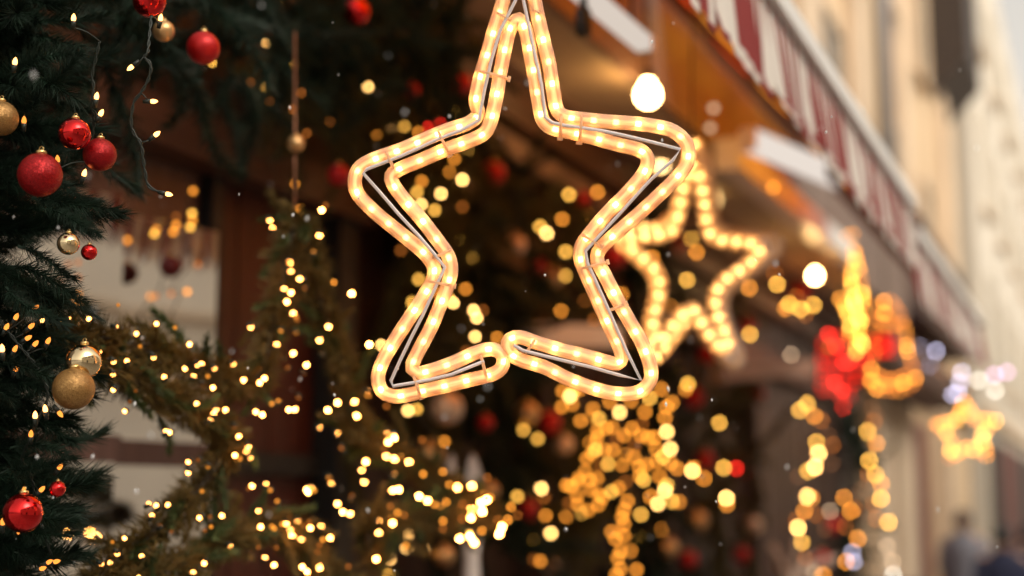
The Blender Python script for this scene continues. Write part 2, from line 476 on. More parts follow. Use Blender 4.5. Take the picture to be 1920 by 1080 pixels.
for (a, b) in panes:
    for (z0, z1) in ((1.0, zb - 0.025), (zb + 0.025, 2.36)):
        pm = MB().box((-LW - 0.01, a, z0), (-LW - 0.002, b, z1))
        pm.v = [(x + 0.25 * (y - a), y, z) for x, y, z in pm.v]        # panes tilted to steer reflections away from the light stars
        pm.build('pane', m_glass, W)
MB().box((-LW - 0.025, ypost - 0.022, 0.9), (-LW + 0.016, ypost + 0.022, 2.5)).build('mullion', M_FRAME, W)
for (a, b) in panes:
    pm = MB().box((-LW - 0.025, a, zb - 0.025), (-LW + 0.012, b, zb + 0.025))
    pm.v = [(x + 0.25 * (y - a), y, z) for x, y, z in pm.v]
    pm.build('glazing_bar', M_FRAME, W)
for a, b in ((yw0, yw0 + 0.05), (yw1 - 0.02, yw1)): MB().box((-LW - 0.028, a, 0.9), (-LW + 0.01, b, 2.5)).build('window_frame', M_FRAME, W)
MB().box((-LW - 0.027, yw0 + 0.05, 2.36), (-LW + 0.012, yw1 - 0.02, 2.497)).build('window_frame', M_FRAME, W)
MB().box((-LW - 0.027, yw0 + 0.05, 0.9), (-LW + 0.012, yw1 - 0.02, 1.0)).build('window_frame', M_FRAME, W)
MB().box((-LW - 0.15, yw0, 0), (-LW + 0.02, yw1, 0.897)).build('wall_below_window', M_WOOD, S)

# --- awnings: translucent orange fabric, white rail, red and white valance
m_aw = bpy.data.materials.new('orange_awning_fabric'); m_aw.use_nodes = True
nt = m_aw.node_tree; nt.nodes.clear()
o_ = nt.nodes.new('ShaderNodeOutputMaterial'); mx = nt.nodes.new('ShaderNodeMixShader'); mx.inputs[0].default_value = 0.9
d1 = nt.nodes.new('ShaderNodeBsdfDiffuse'); d2 = nt.nodes.new('ShaderNodeBsdfTranslucent')
tc = nt.nodes.new('ShaderNodeTexCoord'); mp = nt.nodes.new('ShaderNodeMapping'); mp.inputs['Scale'].default_value = (16.0, 0.5, 1.0)
nz = nt.nodes.new('ShaderNodeTexNoise'); nz.inputs['Scale'].default_value = 1.2; nz.inputs['Detail'].default_value = 2
rp = nt.nodes.new('ShaderNodeValToRGB'); rp.color_ramp.elements[0].position = 0.38; rp.color_ramp.elements[1].position = 0.62
rp.color_ramp.elements[0].color = (0.6, 0.05, 0.006, 1); rp.color_ramp.elements[1].color = (1.0, 0.42, 0.035, 1)
nt.links.new(tc.outputs['Object'], mp.inputs[0]); nt.links.new(mp.outputs[0], nz.inputs['Vector']); nt.links.new(nz.outputs['Fac'], rp.inputs[0])
nt.links.new(rp.outputs[0], d1.inputs[0]); nt.links.new(rp.outputs[0], d2.inputs[0])
nt.links.new(d1.outputs[0], mx.inputs[1]); nt.links.new(d2.outputs[0], mx.inputs[2]); nt.links.new(mx.outputs[0], o_.inputs[0])

def awning(y0, y1, h, label, lf=0.56):
    T = thing('awning', label, 'awning', (-lf, y0, h), 'striped awnings over the stall row')
    s = MB(); n = 36; k = 36
    for i in range(n + 1):
        yy = y0 + (y1 - y0) * i / n
        for j in range(k + 1):
            t = j / k
            sag = -0.05 * math.sin(math.pi * t) - 0.012 * abs(math.sin(math.pi * i / n * 4)) + 0.014 * math.sin(2 * math.pi * 6 * t)
            s.v.append((-lf - t * (1.37 - lf), yy, h + t * (3.62 - h) + sag))
    for i in range(n):
        for j in range(k):
            a = i * (k + 1) + j
            s.f.append((a, a + 1, a + k + 2, a + k + 1))
    s.smooth = True
    s.build('canopy_fabric', m_aw, T)
    MB().box((-lf + 0.012, y0 - 0.02, h - 0.005), (-lf + 0.035, y1 + 0.02, h + 0.038)).build('front_rail', M_WHITE, T)
    for i in range(5):
        yy = y0 + 0.02 + (y1 - y0 - 0.04) * i / 4
        MB().bar((-lf - 0.03, yy, h - 0.04), (-1.36, yy, 3.56), 0.03, 0.03).build('rafter', M_BEAM, T)
    # strips of the valance: each a curved tongue
    w = 0.033; hh = 0.20
    def strip():
        b = MB(); c = 4
        for row in range(7):
            v = row / 6
            for q in range(c + 1):
                u = q / c
                yo = (u - 0.5) * w
                edge = hh * (1 - 0.28 * (2 * u - 1) ** 2)
                b.v.append((0.012 * math.cos(math.pi * (2 * u - 1)) + 0.02 * v, yo, -v * edge))
        for row in range(6):
            for q in range(c):
                a = row * (c + 1) + q
                b.f.append((a, a + 1, a + c + 2, a + c + 1))
        b.smooth = True
        return b.mesh('valance_strip')
    me = strip(); i = 0; yy = y0 + w / 2
    while yy < y1 - w / 2 + 0.01:
        qq = Quaternion((0, 1, 0), rnd.uniform(-0.05, 0.08)) @ Quaternion((0, 0, 1), rnd.uniform(-0.12, 0.12))
        inst('valance_strip', me, M_WFAB if i % 2 else M_RED, (-lf + 0.005, yy, h), T, 1.0, qq)
        yy += w; i += 1
    return T
awning(1.9, 4.55, 2.70, 'nearer red and white striped awning with white front rail')
awning(4.66, 7.05, 2.62, 'farther red and white striped awning, lower than its neighbour')

# white bracket lamp, black box speaker, white folding arm with added glow, pale poles
def bar_thing(name, label, cat, a, b, w, h, mm, tube=None, cap=None):
    T = thing(name, label, cat, a)
    MB().bar(a, b, w, h).build('tube', mm, T)
    d = (Vector(b) - Vector(a)).normalized()
    for p, s in ((Vector(a), -1), (Vector(b), 1)):
        MB().bar(p, p + d * s * 0.015, w * 1.12, h * 1.12).build('end_cap', cap or mm, T)
    return T
BT = bar_thing('added_glow_bar', 'white fluorescent batten hanging under the near awning, its glow added to read white', 'lamp', at(1040, -60, 2.55), at(1207, 82, 3.0), 0.034, 0.03, emit((1.0, 0.86, 0.74), 0.75), None, M_WHITE)  # emission added so the batten stays white in the canopy's shade
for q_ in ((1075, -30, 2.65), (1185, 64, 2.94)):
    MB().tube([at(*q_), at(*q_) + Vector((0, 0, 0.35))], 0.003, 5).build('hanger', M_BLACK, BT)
SP = thing('wall_speaker', 'small black box speaker hanging beneath the white batten', 'speaker', at(1094, 65, 2.66))
pts = [at(1094, 64, 4.3), at(1094, 12, 4.3)]
MB().lathe([(0, 0), (0.013, 0), (0.015, 0.004), (0.015, 0.045), (0.012, 0.052), (0, 0.052)], at(1094, 66, 2.66), 14).build('housing', M_BLACK, SP)
MB().tube([at(1094, 14, 2.66), at(1094, 0, 2.66), at(1096, -14, 2.7)], 0.008, 6).build('bracket', M_BLACK, SP)
bar_thing('added_glow_bar', 'white awning arm with added glow slanting below the orange canopy', 'lamp', onL(1405, 262, 1.0), onL(1592, 342, 0.78), 0.05, 0.065, emit((1.0, 0.88, 0.78), 0.85), None, M_WHITE)  # white awning arm given added emission to keep it bright in shade
bar_thing('canopy_brace', 'pale metal brace slanting down behind the second light star', 'brace', onL(1365, 290, 1.3), onL(1580, 470, 1.3), 0.09, 0.11, M_WHITE)
bar_thing('shelf_rail', 'pale rail crossing behind the gap of the big star', 'rail', onL(985, 628, 1.7), onL(1150, 632, 1.62), 0.05, 0.075, M_WHITE)
bar_thing('shelf_rail', 'pale pinkish rail below the second light star', 'rail', onL(1345, 700, 1.55), onL(1520, 688, 1.5), 0.05, 0.08, M_GREYB)

# =================================================================== FIR
def fir_mesh(name, length, nlen, count, seed, droop=0.15, width=0.0012, fan=55):
    r = random.Random(seed); b = MB()
    def stem(t): return Vector((length * t, length * 0.08 * math.sin(t * 4 + seed), -droop * length * t * t))
    b.tube([stem(i / 7) for i in range(8)], [0.004 * (1 - 0.8 * i / 7) for i in range(8)], 4)
    for i in range(count):
        t = 0.04 + 0.96 * (i + r.random()) / count
        p = stem(t); d = (stem(min(1, t + 0.02)) - stem(max(0, t - 0.02))).normalized()
        phi = r.uniform(0, 2 * math.pi)
        u = d.orthogonal().normalized(); v = d.cross(u)
        a = R(r.uniform(fan - 22, fan + 14)) * (1 - 0.45 * max(0, (t - 0.75) / 0.25))
        dr = d * math.cos(a) + (u * math.cos(phi) + v * math.sin(phi)) * math.sin(a)
        ln = nlen * r.uniform(0.7, 1.15) * (1 - 0.2 * t)
        tip = p + dr * ln + Vector((0, 0, -0.1 * ln)); mid = p + dr * ln * 0.5
        s1 = dr.orthogonal().normalized(); s2 = dr.cross(s1)
        k = len(b.v)
        for j in range(3):
            an = 2 * math.pi * j / 3
            b.v.append(tuple(mid * 0.4 + p * 0.6 + (s1 * math.cos(an) + s2 * math.sin(an)) * width))
        b.v.append(tuple(p)); b.v.append(tuple(tip))
        for j in range(3): b.f += [(k + 3, k + (j + 1) % 3, k + j), (k + j, k + (j + 1) % 3, k + 4)]
    b.smooth = False
    me = b.mesh(name)
    return me
FIR_NEAR = [fir_mesh('branch', 0.17, 0.044, 380, s, 0.12, 0.0009, 48) for s in range(5)]
FIR_MID = [fir_mesh('branch', 0.24, 0.045, 260, 20 + s, 0.2, 0.0014, 52) for s in range(4)]
FIR_SMALL = [fir_mesh('sprig', 0.095, 0.026, 130, 40 + s, 0.1, 0.0017, 50) for s in range(4)]
def fir(parent, p, d, meshes, sc, m=M_NEEDLE, name='branch', r=rnd):
    d = Vector(d).normalized()
    q = Vector((1, 0, 0)).rotation_difference(d) @ Quaternion((1, 0, 0), r.uniform(0, 6.28))
    return inst(name, r.choice(meshes), m, p, parent, sc, q)

# left fir tree in focus
T = thing('fir_tree', 'dark green fir tree hung with baubles at the left edge', 'tree', at(-40, 1900, 1.62))
base = at(-75, 540, 1.62)
MB().tube([(base.x, base.y, 0.0), (base.x, base.y, 2.7)], [0.03, 0.015], 8).build('trunk', M_STEM, T)
r2 = random.Random(3)
for i in range(230):
    h = 1.45 + 1.0 * (i + r2.random()) / 230
    ang = r2.uniform(-1.9, 1.9)
    d = RT * math.cos(ang) - Vector((FW.x, FW.y, 0)).normalized() * math.sin(ang) * 0.8
    d = d.normalized() + Vector((0, 0, r2.uniform(-0.5, 0.25)))
    off = d.normalized() * r2.uniform(0.0, 0.035)
    fir(T, Vector((base.x, base.y, h)) + off, d, FIR_NEAR, r2.uniform(0.6, 0.85), r=r2)
for (x0, y0, x1, y1, z0, z1, sc) in [(60, 372, 228, 380, 1.52, 1.5, 0.62), (70, 360, 215, 400, 1.55, 1.5, 0.62), (80, 400, 200, 425, 1.5, 1.48, 0.55), (50, 330, 190, 365, 1.55, 1.55, 0.5),
                                     (20, 500, 150, 565, 1.5, 1.46, 0.6), (10, 540, 120, 600, 1.48, 1.45, 0.55), (30, 470, 160, 520, 1.52, 1.5, 0.6), (20, 150, 140, 80, 1.55, 1.5, 0.62),
                                     (40, 210, 150, 130, 1.55, 1.5, 0.62), (30, 120, 160, 170, 1.55, 1.5, 0.6), (10, 690, 120, 710, 1.5, 1.46, 0.55), (20, 840, 140, 850, 1.52, 1.5, 0.6), (20, 1000, 145, 985, 1.52, 1.5, 0.62),
                                     (10, 930, 140, 1000, 1.52, 1.5, 0.6), (30, 1040, 140, 1060, 1.52, 1.5, 0.55), (20, 880, 120, 880, 1.52, 1.48, 0.55)]:
    a = at(x0, y0, z0); b = at(x1, y1, z1)
    fir(T, a, b - a, FIR_NEAR, (b - a).length / 0.17 * 0.95, r=r2)

# fir garland along the eaves, running from the tree into the picture
def garland_fir(name, label, path, n, spread, meshes, sc, m, group=None, rr=None, down=0.25, outward=0.5):
    rr = rr or random.Random(len(label))
    T = thing(name, label, 'garland', path[0], group)
    cp = catmull(path, 0.05)
    MB().tube(cp, 0.008, 5).build('core_wire', M_STEM, T)
    for i in range(n):
        k = rr.uniform(0, len(cp) - 1.001); p = cp[int(k)].lerp(cp[int(k) + 1], k % 1)
        d = Vector((rr.uniform(-0.5, 1) * outward, rr.uniform(-1, 1), rr.uniform(-1, 1) - down))
        fir(T, p + Vector((rr.gauss(0, 1) * spread * 0.4, rr.gauss(0, 1) * spread, rr.gauss(0, 1) * spread)), d, meshes, rr.uniform(0.7, 1.2) * sc, m, r=rr)
    return T
garland_fir('fir_garland', 'thick dark fir garland along the eaves beside the fir tree',
            [at(-60, -60, 1.7), at(150, -40, 1.9), at(330, -30, 2.15), at(520, 20, 2.6), at(690, 60, 3.0), at(830, 60, 3.5)], 230, 0.075, FIR_MID, 0.75, M_NEEDLE)
garland_fir('fir_garland', 'olive fir garland drooping behind the big star by the red baubles',
            [onL(560, 130, 1.62), onL(660, 180, 1.66), onL(760, 200, 1.68), onL(850, 260, 1.7)], 110, 0.1, FIR_MID, 0.8, M_NEEDLE2)
for k, (px, y0, y1, lab) in enumerate([(790, 240, 700, 'fir garland hanging on the boards inside the big star, nearest the gold lights'), (900, 330, 1000, 'fir garland hanging on the boards at the middle of the big star'),
                                       (1040, 330, 1120, 'fir garland hanging on the boards between big star and light cluster'), (1190, 380, 1150, 'fir garland hanging behind the amber light cluster'),
                                       (1330, 560, 1150, 'fir garland hanging below the second light star'), (1590, 740, 1130, 'fir garland hanging under the lit bells')]):
    garland_fir('hanging_garland', lab, [onL(px, y0, 1.78), onL(px + 15, (y0 + y1) / 2, 1.76), onL(px, y1, 1.78)], 95, 0.13, FIR_MID, 1.15, M_NEEDLE if k % 2 else M_NEEDLE2, 'garlands hanging on the board wall', random.Random(60 + k), 0.5, 0.6)

# =================================================================== BIG ROPE-LIGHT STAR (in focus)
ROPE = [(962, -62), (950, -25), (939, 16), (926, 58), (913, 104), (899, 150), (892, 188), (896, 212, .012), (880, 230, .006), (836, 245), (793, 263), (751, 281), (708, 296), (678, 311), (666, 332), (670, 362),
        (700, 395), (732, 422), (767, 450), (797, 476), (813, 500), (812, 524), (793, 558), (766, 599), (742, 636), (719, 675), (709, 706), (715, 732), (733, 742), (757, 742), (798, 732), (842, 722), (882, 712), (920, 703), (940, 690), (943, 668), (925, 655), (895, 660),
        (850, 680), (807, 695), (783, 699), (772, 690), (777, 674), (788, 652), (808, 614), (826, 571), (841, 530), (846, 505), (840, 479), (820, 450), (790, 411), (757, 373), (737, 345), (734, 329), (751, 316), (790, 300), (834, 281), (878, 265), (908, 250), (920, 228), (930, 185),
        (938, 136), (948, 86), (957, 52), (973, 36), (986, 58), (995, 105), (1003, 149), (1011, 198), (1018, 226), (1036, 241), (1070, 248), (1114, 259), (1158, 271), (1198, 281), (1214, 297), (1208, 323), (1173, 365), (1140, 398), (1111, 432), (1090, 462), (1089, 488), (1101, 518),
        (1122, 565), (1143, 612), (1160, 648), (1166, 670), (1157, 682), (1137, 678), (1096, 667), (1055, 657), (1008, 643), (975, 632), (956, 636), (951, 651), (962, 667), (980, 676), (1022, 689), (1060, 708), (1103, 725), (1148, 737), (1190, 737), (1214, 722), (1221, 697), (1207, 650),
        (1180, 602), (1158, 563), (1134, 516), (1120, 488, .006), (1126, 466, .006), (1155, 438), (1192, 406), (1227, 374), (1263, 339), (1288, 306), (1287, 270), (1262, 246), (1225, 236), (1183, 231), (1138, 228), (1088, 223), (1058, 218), (1044, 204, .004), (1037, 168), (1030, 122), (1019, 75), (1008, 29), (998, -20), (984, -60)]
FRAME1 = [(972, -48), (967, 0), (938, 57), (922, 110), (908, 170), (898, 226), (823, 260), (753, 292), (688, 317), (681, 325), (712, 360), (748, 402), (785, 442), (815, 477), (834, 501), (822, 527), (793, 590), (770, 635), (733, 714), (737, 724), (773, 718), (847, 702), (908, 677)]
FRAME2 = [(972, -48), (983, 8), (1002, 100), (1015, 158), (1022, 220), (1035, 230), (1058, 235), (1133, 246), (1217, 265), (1275, 280), (1262, 300), (1220, 337), (1160, 403), (1120, 446), (1098, 470), (1101, 492), (1116, 525), (1148, 597), (1173, 655), (1202, 713), (1160, 703), (1107, 688), (1023, 668), (980, 657), (963, 647)]
CLIPS = [((820, 242), (842, 290)), ((722, 282), (742, 322)), ((928, 24), (962, 44)), ((893, 134), (952, 148)), ((1052, 212), (1050, 258)), ((1091, 212), (1086, 266)), ((848, 468), (808, 486)), ((798, 526), (850, 536)),
         ((1090, 440), (1126, 462)), ((1085, 505), (1137, 492)), ((775, 700), (790, 744)), ((900, 660), (914, 712)), ((986, 662), (1003, 636)), ((1136, 585), (1172, 570)), ((1000, 22), (1014, 28))]
def rope_material():
    m = bpy.data.materials.new('clear_rope_tube'); m.use_nodes = True
    nt = m.node_tree; nt.nodes.clear()
    o = nt.nodes.new('ShaderNodeOutputMaterial')
    uv = nt.nodes.new('ShaderNodeUVMap')
    mp = nt.nodes.new('ShaderNodeMapping'); mp.inputs['Scale'].default_value = (9.0, 16.0, 1)
    nz = nt.nodes.new('ShaderNodeTexNoise'); nz.inputs['Scale'].default_value = 1.6; nz.inputs['Detail'].default_value = 3
    rp = nt.nodes.new('ShaderNodeValToRGB')
    rp.color_ramp.elements[0].position = 0.35; rp.color_ramp.elements[1].position = 0.68
    rp.color_ramp.elements[0].color = (0.68, 0.36, 0.16, 1); rp.color_ramp.elements[1].color = (1.0, 0.84, 0.62, 1)  # streaks of the tube's lens effect put into the colour
    tl = nt.nodes.new('ShaderNodeBsdfTranslucent'); tr = nt.nodes.new('ShaderNodeBsdfTransparent'); gl = nt.nodes.new('ShaderNodeBsdfGlossy')
    df = nt.nodes.new('ShaderNodeBsdfDiffuse'); df.inputs[0].default_value = (0.8, 0.72, 0.66, 1)
    tr.inputs[0].default_value = (1, 0.94, 0.86, 1); gl.inputs['Roughness'].default_value = 0.12
    m1 = nt.nodes.new('ShaderNodeMixShader'); m1.inputs[0].default_value = 0.6
    m2 = nt.nodes.new('ShaderNodeMixShader'); m2.inputs[0].default_value = 0.28
    m3 = nt.nodes.new('ShaderNodeMixShader')
    fr = nt.nodes.new('ShaderNodeFresnel'); fr.inputs[0].default_value = 1.35
    nt.links.new(uv.outputs[0], mp.inputs[0]); nt.links.new(mp.outputs[0], nz.inputs['Vector']); nt.links.new(nz.outputs['Fac'], rp.inputs[0])
    nt.links.new(rp.outputs[0], tl.inputs[0])
    nt.links.new(tr.outputs[0], m1.inputs[1]); nt.links.new(tl.outputs[0], m1.inputs[2])
    nt.links.new(m1.outputs[0], m2.inputs[1]); nt.links.new(df.outputs[0], m2.inputs[2])
    nt.links.new(fr.outputs[0], m3.inputs[0]); nt.links.new(m2.outputs[0], m3.inputs[1]); nt.links.new(gl.outputs[0], m3.inputs[2])
    nt.links.new(m3.outputs[0], o.inputs[0])
    return m
M_ROPE = rope_material()
def soft_plastic(name, col, fac):
    m = bpy.data.materials.new(name); m.use_nodes = True
    nt = m.node_tree; b = nt.nodes['Principled BSDF']; b.inputs['Base Color'].default_value = (*col, 1); b.inputs['Roughness'].default_value = 0.35
    t = nt.nodes.new('ShaderNodeBsdfTranslucent'); t.inputs[0].default_value = (*col, 1)
    x = nt.nodes.new('ShaderNodeMixShader'); x.inputs[0].default_value = fac
    nt.links.new(b.outputs[0], x.inputs[1]); nt.links.new(t.outputs[0], x.inputs[2]); nt.links.new(x.outputs[0], nt.nodes['Material Output'].inputs[0])
    return m
ROPE_ES = [emit((1.0, 0.49, 0.16), k) for k in (16, 26, 34, 42)]
ROPE_C = emit((1.0, 0.47, 0.18), 4.0)
M_CLIP = soft_plastic('clear_cable_tie', (1.0, 0.84, 0.64), 0.75)
M_WIRE = soft_plastic('white_plastic_wire_coating', (0.9, 0.88, 0.9), 0.3)
def px3(q, z): return at(q[0], q[1], z + (q[2] if len(q) > 2 else 0))
ST = thing('rope_light_star', 'large glowing rope light star in sharp focus, wire frame between double ropes', 'light star', at(972, -70, 1.5))
rp = catmull([px3(q, 1.5) for q in ROPE], 0.004, True)
RR = 0.0077
tb = MB(); tb.tube(rp, RR, 14, True, True); tb.build('rope_tube', M_ROPE, ST)
cw = MB(); cw.tube(rp, 0.0022, 6, True); cw.build('core_strip', ROPE_C, ST)
ME_CAPS = MB().lathe([(0.0, -1.5), (0.6, -1.35), (0.95, -0.8), (1, 0), (0.95, 0.8), (0.6, 1.35), (0, 1.5)], sides=10).mesh('bulb')
for (p, t) in resample(rp, 0.0236, True, 0.003):
    inst('bulb', ME_CAPS, rnd.choice(ROPE_ES), p, ST, 0.0028, Vector((0, 0, 1)).rotation_difference(t))
for fr in (FRAME1, FRAME2):
    pts = [at(x, y, 1.4915) for x, y in fr]
    MB().tube(catmull(pts, 0.02), 0.0019, 8).build('wire_frame', M_WIRE, ST)
for (a, b) in CLIPS:
    pa, pb = at(*a, 1.5), at(*b, 1.5); c = (pa + pb) / 2; ax = (pb - pa); hl = ax.length / 2 - 0.001; ax.normalize()
    loop = [c + ax * hl * math.cos(k * math.pi / 10) + FW * 0.0095 * math.sin(k * math.pi / 10) for k in range(20)]
    cl = MB(); cl.tube(loop, 0.0016, 5, True); cl.build('cable_tie', M_CLIP, ST)
    MB().bar(pb - FW * 0.001, pb + ax * 0.003 - FW * 0.001, 0.005, 0.005).build('tie_head', M_CLIP, ST)
MB().tube([at(972, -48, 1.4915), at(972, -300, 1.49), at(972, -1100, 1.49)], 0.0015, 5).build('hanging_wire', M_CABLE, ST)

# =================================================================== SECOND ROPE STAR
S2 = [(1297, 292), (1313, 318), (1322, 370), (1330, 425), (1348, 443), (1395, 450), (1432, 455), (1436, 472), (1405, 500), (1362, 530), (1345, 560), (1352, 605), (1372, 650), (1368, 668), (1345, 655), (1315, 610), (1299, 585),
      (1283, 592), (1255, 625), (1232, 655), (1218, 640), (1222, 590), (1232, 545), (1225, 510), (1195, 480), (1165, 455), (1175, 440), (1225, 437), (1258, 425), (1270, 390), (1282, 330)]
T = thing('rope_light_star', 'second glowing rope light star, blurred, hanging beyond the big star', 'light star', at(1297, 280, 3.3))
cx = sum(p[0] for p in S2) / len(S2); cyy = sum(p[1] for p in S2) / len(S2)
for sc, zz, on in ((0.92, 3.25, True), (1.1, 3.4, False)):
    sh = 6 if on is False else 0
    lp = catmull([at(cx + (x - cx) * sc + sh, cyy + (y - cyy) * sc, zz) for x, y in S2], 0.012, True)
    t2 = MB(); t2.tube(lp, 0.0155, 12, True, True); t2.build('rope_tube', M_ROPE, T)
    MB().tube(lp, 0.003, 5, True).build('core_strip', emit((1.0, 0.52, 0.2), 1.3 if on else 1.3), T)
    for (p, t) in resample(lp, 0.033 if on else 0.034, True):
        rightness = (p - at(cx, cyy, zz)).dot(RT)
        if not on and rightness > 0.01: continue
        bulb(T, p, 'st', 0.0048)
for sc in (1.03,):
    lp = catmull([at(cx + (x - cx) * sc + 3, cyy + (y - cyy) * sc, 3.32) for x, y in S2], 0.03, True)
    MB().tube(lp, 0.004, 6, True).build('wire_frame', M_WIRE, T)
MB().tube([at(1297, 285, 3.3), at(1297, -60, 3.3)], 0.002, 4).build('hanging_wire', M_CABLE, T)

# =================================================================== GARLAND STAR
GS = [(560, 415), (515, 600), (470, 715), (300, 665), (110, 622), (250, 715), (425, 820), (330, 960), (180, 1090), (330, 1060), (500, 985), (580, 1040), (690, 1120), (700, 1040), (690, 980), (800, 975), (925, 965), (800, 890), (660, 790), (660, 730), (610, 600)]
GL_ = 1.16
M_NEEDLE3 = mat('mid_green_needles', (0.05, 0.07, 0.022), 0.6, spec=0.2, vary=0.5, vscale=14)
M_SPRIG = mat('brownish_green_needles', (0.12, 0.082, 0.024), 0.6, spec=0.2, vary=0.5, vscale=14)
T = thing('garland_star', 'fir garland star wound with warm fairy lights in front of the window', 'light star', onL(560, 410, GL_))
gp = catmull([onL(x, y, GL_) for x, y in GS], 0.02, True)
MB().tube(gp, 0.006, 5, True).build('wire_frame', M_STEM, T)
r3 = random.Random(11)
ns = 0
for (p, t) in resample(gp, sum((b - a).length for a, b in zip(gp, gp[1:])) / 290, True):
    d = Vector((r3.gauss(0, 1), r3.gauss(0, 1), r3.gauss(0, 1))).normalized() * 0.75 + t * 1.0
    fir(T, p + Vector((r3.gauss(0, 0.009), r3.gauss(0, 0.011), r3.gauss(0, 0.011))), d, FIR_SMALL, r3.uniform(0.45, 0.75), M_SPRIG if r3.random() < 0.45 else M_NEEDLE3, 'sprig', r3)
nb = MB()
for k in range(20000):
    i = r3.randrange(len(gp) - 1); p = gp[i].lerp(gp[i + 1], r3.random()); t = (gp[i + 1] - gp[i]).normalized()
    rad_ = Vector((r3.gauss(0, 1), r3.gauss(0, 1), r3.gauss(0, 1))); rad_ = (rad_ - t * rad_.dot(t)).normalized()
    a = p + rad_ * r3.uniform(0.0, 0.019); d = (rad_ * r3.uniform(0.5, 1) + t * r3.uniform(-0.3, 1.0) + Vector((r3.gauss(0, .2), r3.gauss(0, .2), r3.gauss(0, .2)))).normalized()
    u = d.orthogonal().normalized() * 0.0014; v = d.cross(u).normalized() * 0.0014; ln = r3.uniform(0.014, 0.027)
    n0 = len(nb.v); m_ = a + d * ln * 0.4
    nb.v += [tuple(a), tuple(m_ + u), tuple(m_ - u * 0.5 + v * 0.87), tuple(m_ - u * 0.5 - v * 0.87), tuple(a + d * ln)]
    for j in range(3): nb.f += [(n0, n0 + 1 + (j + 1) % 3, n0 + 1 + j), (n0 + 1 + j, n0 + 1 + (j + 1) % 3, n0 + 4)]
nf = nb.build('needles', M_SPRIG, T); nf['kind'] = 'stuff'
GB = """506 412 br,511 428 br,599 441 br,588 473 am,543 492 br,545 507 br,562 522 br,533 543 br,546 549 br,538 566 br,550 588 br,470 613 br,479 611 am,616 612 br,599 637 br,519 647 br,555 623 am,527 620 am,550 663 br,437 682 br,378 683 br,371 684 br,402 690 br,347 691 br,
363 706 br,288 670 br,238 677 br,213 678 br,212 702 br,308 707 br,457 713 br,256 626 br,217 612 br,167 598 br,128 597 br,113 600 br,80 600 br,186 660 br,212 731 br,234 771 br,369 757 br,405 767 br,401 776 br,423 769 br,394 788 br,311 809 br,318 811 br,480 772 br,542 768 br,553 768 br,522 752 am,510 757 am,
615 769 br,633 755 br,598 801 br,631 812 br,448 819 br,466 837 br,462 848 br,469 857 br,353 866 br,353 886 br,473 911 br,499 909 br,507 919 am,575 918 br,583 915 br,621 908 br,617 895 am,633 945 br,279 945 br,293 948 br,315 947 br,285 967 br,374 971 br,416 967 br,485 957 br,489 988 br,537 981 br,559 975 br,544 992 br,582 990 br,602 988 br,551 1007 br,566 1012 br,
234 1009 br,220 1038 br,266 1043 br,190 1057 br,207 1055 br,431 1022 br,383 1056 br,362 1074 br,497 1047 br,514 1060 br,567 1063 br,576 1072 br,602 1063 br,665 754 br,669 780 br,727 810 br,728 829 br,725 855 br,740 860 br,752 856 am,767 867 br,686 866 br,678 880 br,683 903 br,738 889 br,737 920 br,748 918 br,786 931 br,802 939 br,815 946 am,826 948 am,858 914 br,885 912 br,894 927 am,913 937 br,885 953 br,883 971 br,
862 1010 br,889 1018 br,880 1000 ye,709 977 br,710 1000 br,657 964 br,643 960 br,687 732 br,540 690 di,560 745 di,570 700 di,440 800 di,300 985 di,640 840 di,660 930 di,690 740 am,605 665 am,572 540 di,380 720 di,390 875 am,372 862 di,520 940 am"""
def parse(s): return [(float(a[0]), float(a[1]), a[2]) for a in (t.split() for t in s.replace('\n', '').split(',')) if len(a) == 3]
ME_SOCK = MB().lathe([(0, -2.6), (0.75, -2.6), (0.8, -0.4), (0, -0.4)], sides=7).mesh('socket'); ME_SOCK.materials.append(M_CABLE)
pts = []
for (x, y, c) in parse(GB):
    L = GL_ - r3.uniform(0.03, 0.06)
    p = onL(x, y, L)
    pts.append(p)
    bulb(T, p, 'gs' if c == 'br' else c, 0.0027 if c == 'br' else 0.0024)
    inst('socket', ME_SOCK, None, p - Vector((-0.004, 0, 0)), T, 0.0038, Vector((0, 0, 1)).rotation_difference(Vector((1, r3.uniform(-1, 1), r3.uniform(-1, 1))).normalized()))
for k in range(90):
    p = gp[r3.randrange(len(gp))] + Vector((r3.uniform(0.02, 0.05), r3.gauss(0, 0.03), r3.gauss(0, 0.03)))
    bulb(T, p, r3.choice(['am', 'am', 'di', 'gs']), 0.0024)
MB().tube([onL(553, 410, GL_), onL(553, 270, 1.2), onL(553, 60, 1.2)], 0.0016, 6).build('hanging_rod', mat('brass_rod', (0.35, 0.16, 0.09), 0.35, 0.6), T)

# =================================================================== STRING LIGHTS
def string_lights(label, s, L, r, group='strings of warm fairy lights on the garlands', wire=True, name='string_lights', jitter=0.05, seed=1):
    rr = random.Random(seed)
    pl = [(onL(x, y, L + rr.uniform(-jitter, jitter)) if L > 0 else at(x, y, -L + rr.uniform(-jitter, jitter)), c) for x, y, c in parse(s)]
    T = thing(name, label, 'string lights', pl[0][0], group)
    for p, c in pl: bulb(T, p, c, r)
    if wire and len(pl) > 1:
        MB().tube(catmull([p + Vector((-0.012, 0, 0.004)) for p, c in pl], 0.05), 0.0015, 4).build('cable', M_CABLE, T)
    return T
string_lights('fairy lights on the garland left inside the big star', '836 203 br,859 211 ye,876 283 ye,852 298 am,842 322 am,890 317 ye,867 337 br,791 340 am,782 360 ye,827 363 br,790 384 br,815 394 ye,867 388 di,862 450 ye,884 483 ye,785 524 ye,752 469 di,873 542 am,773 567 ye,812 545 am', 1.66, 0.0062, seed=2)
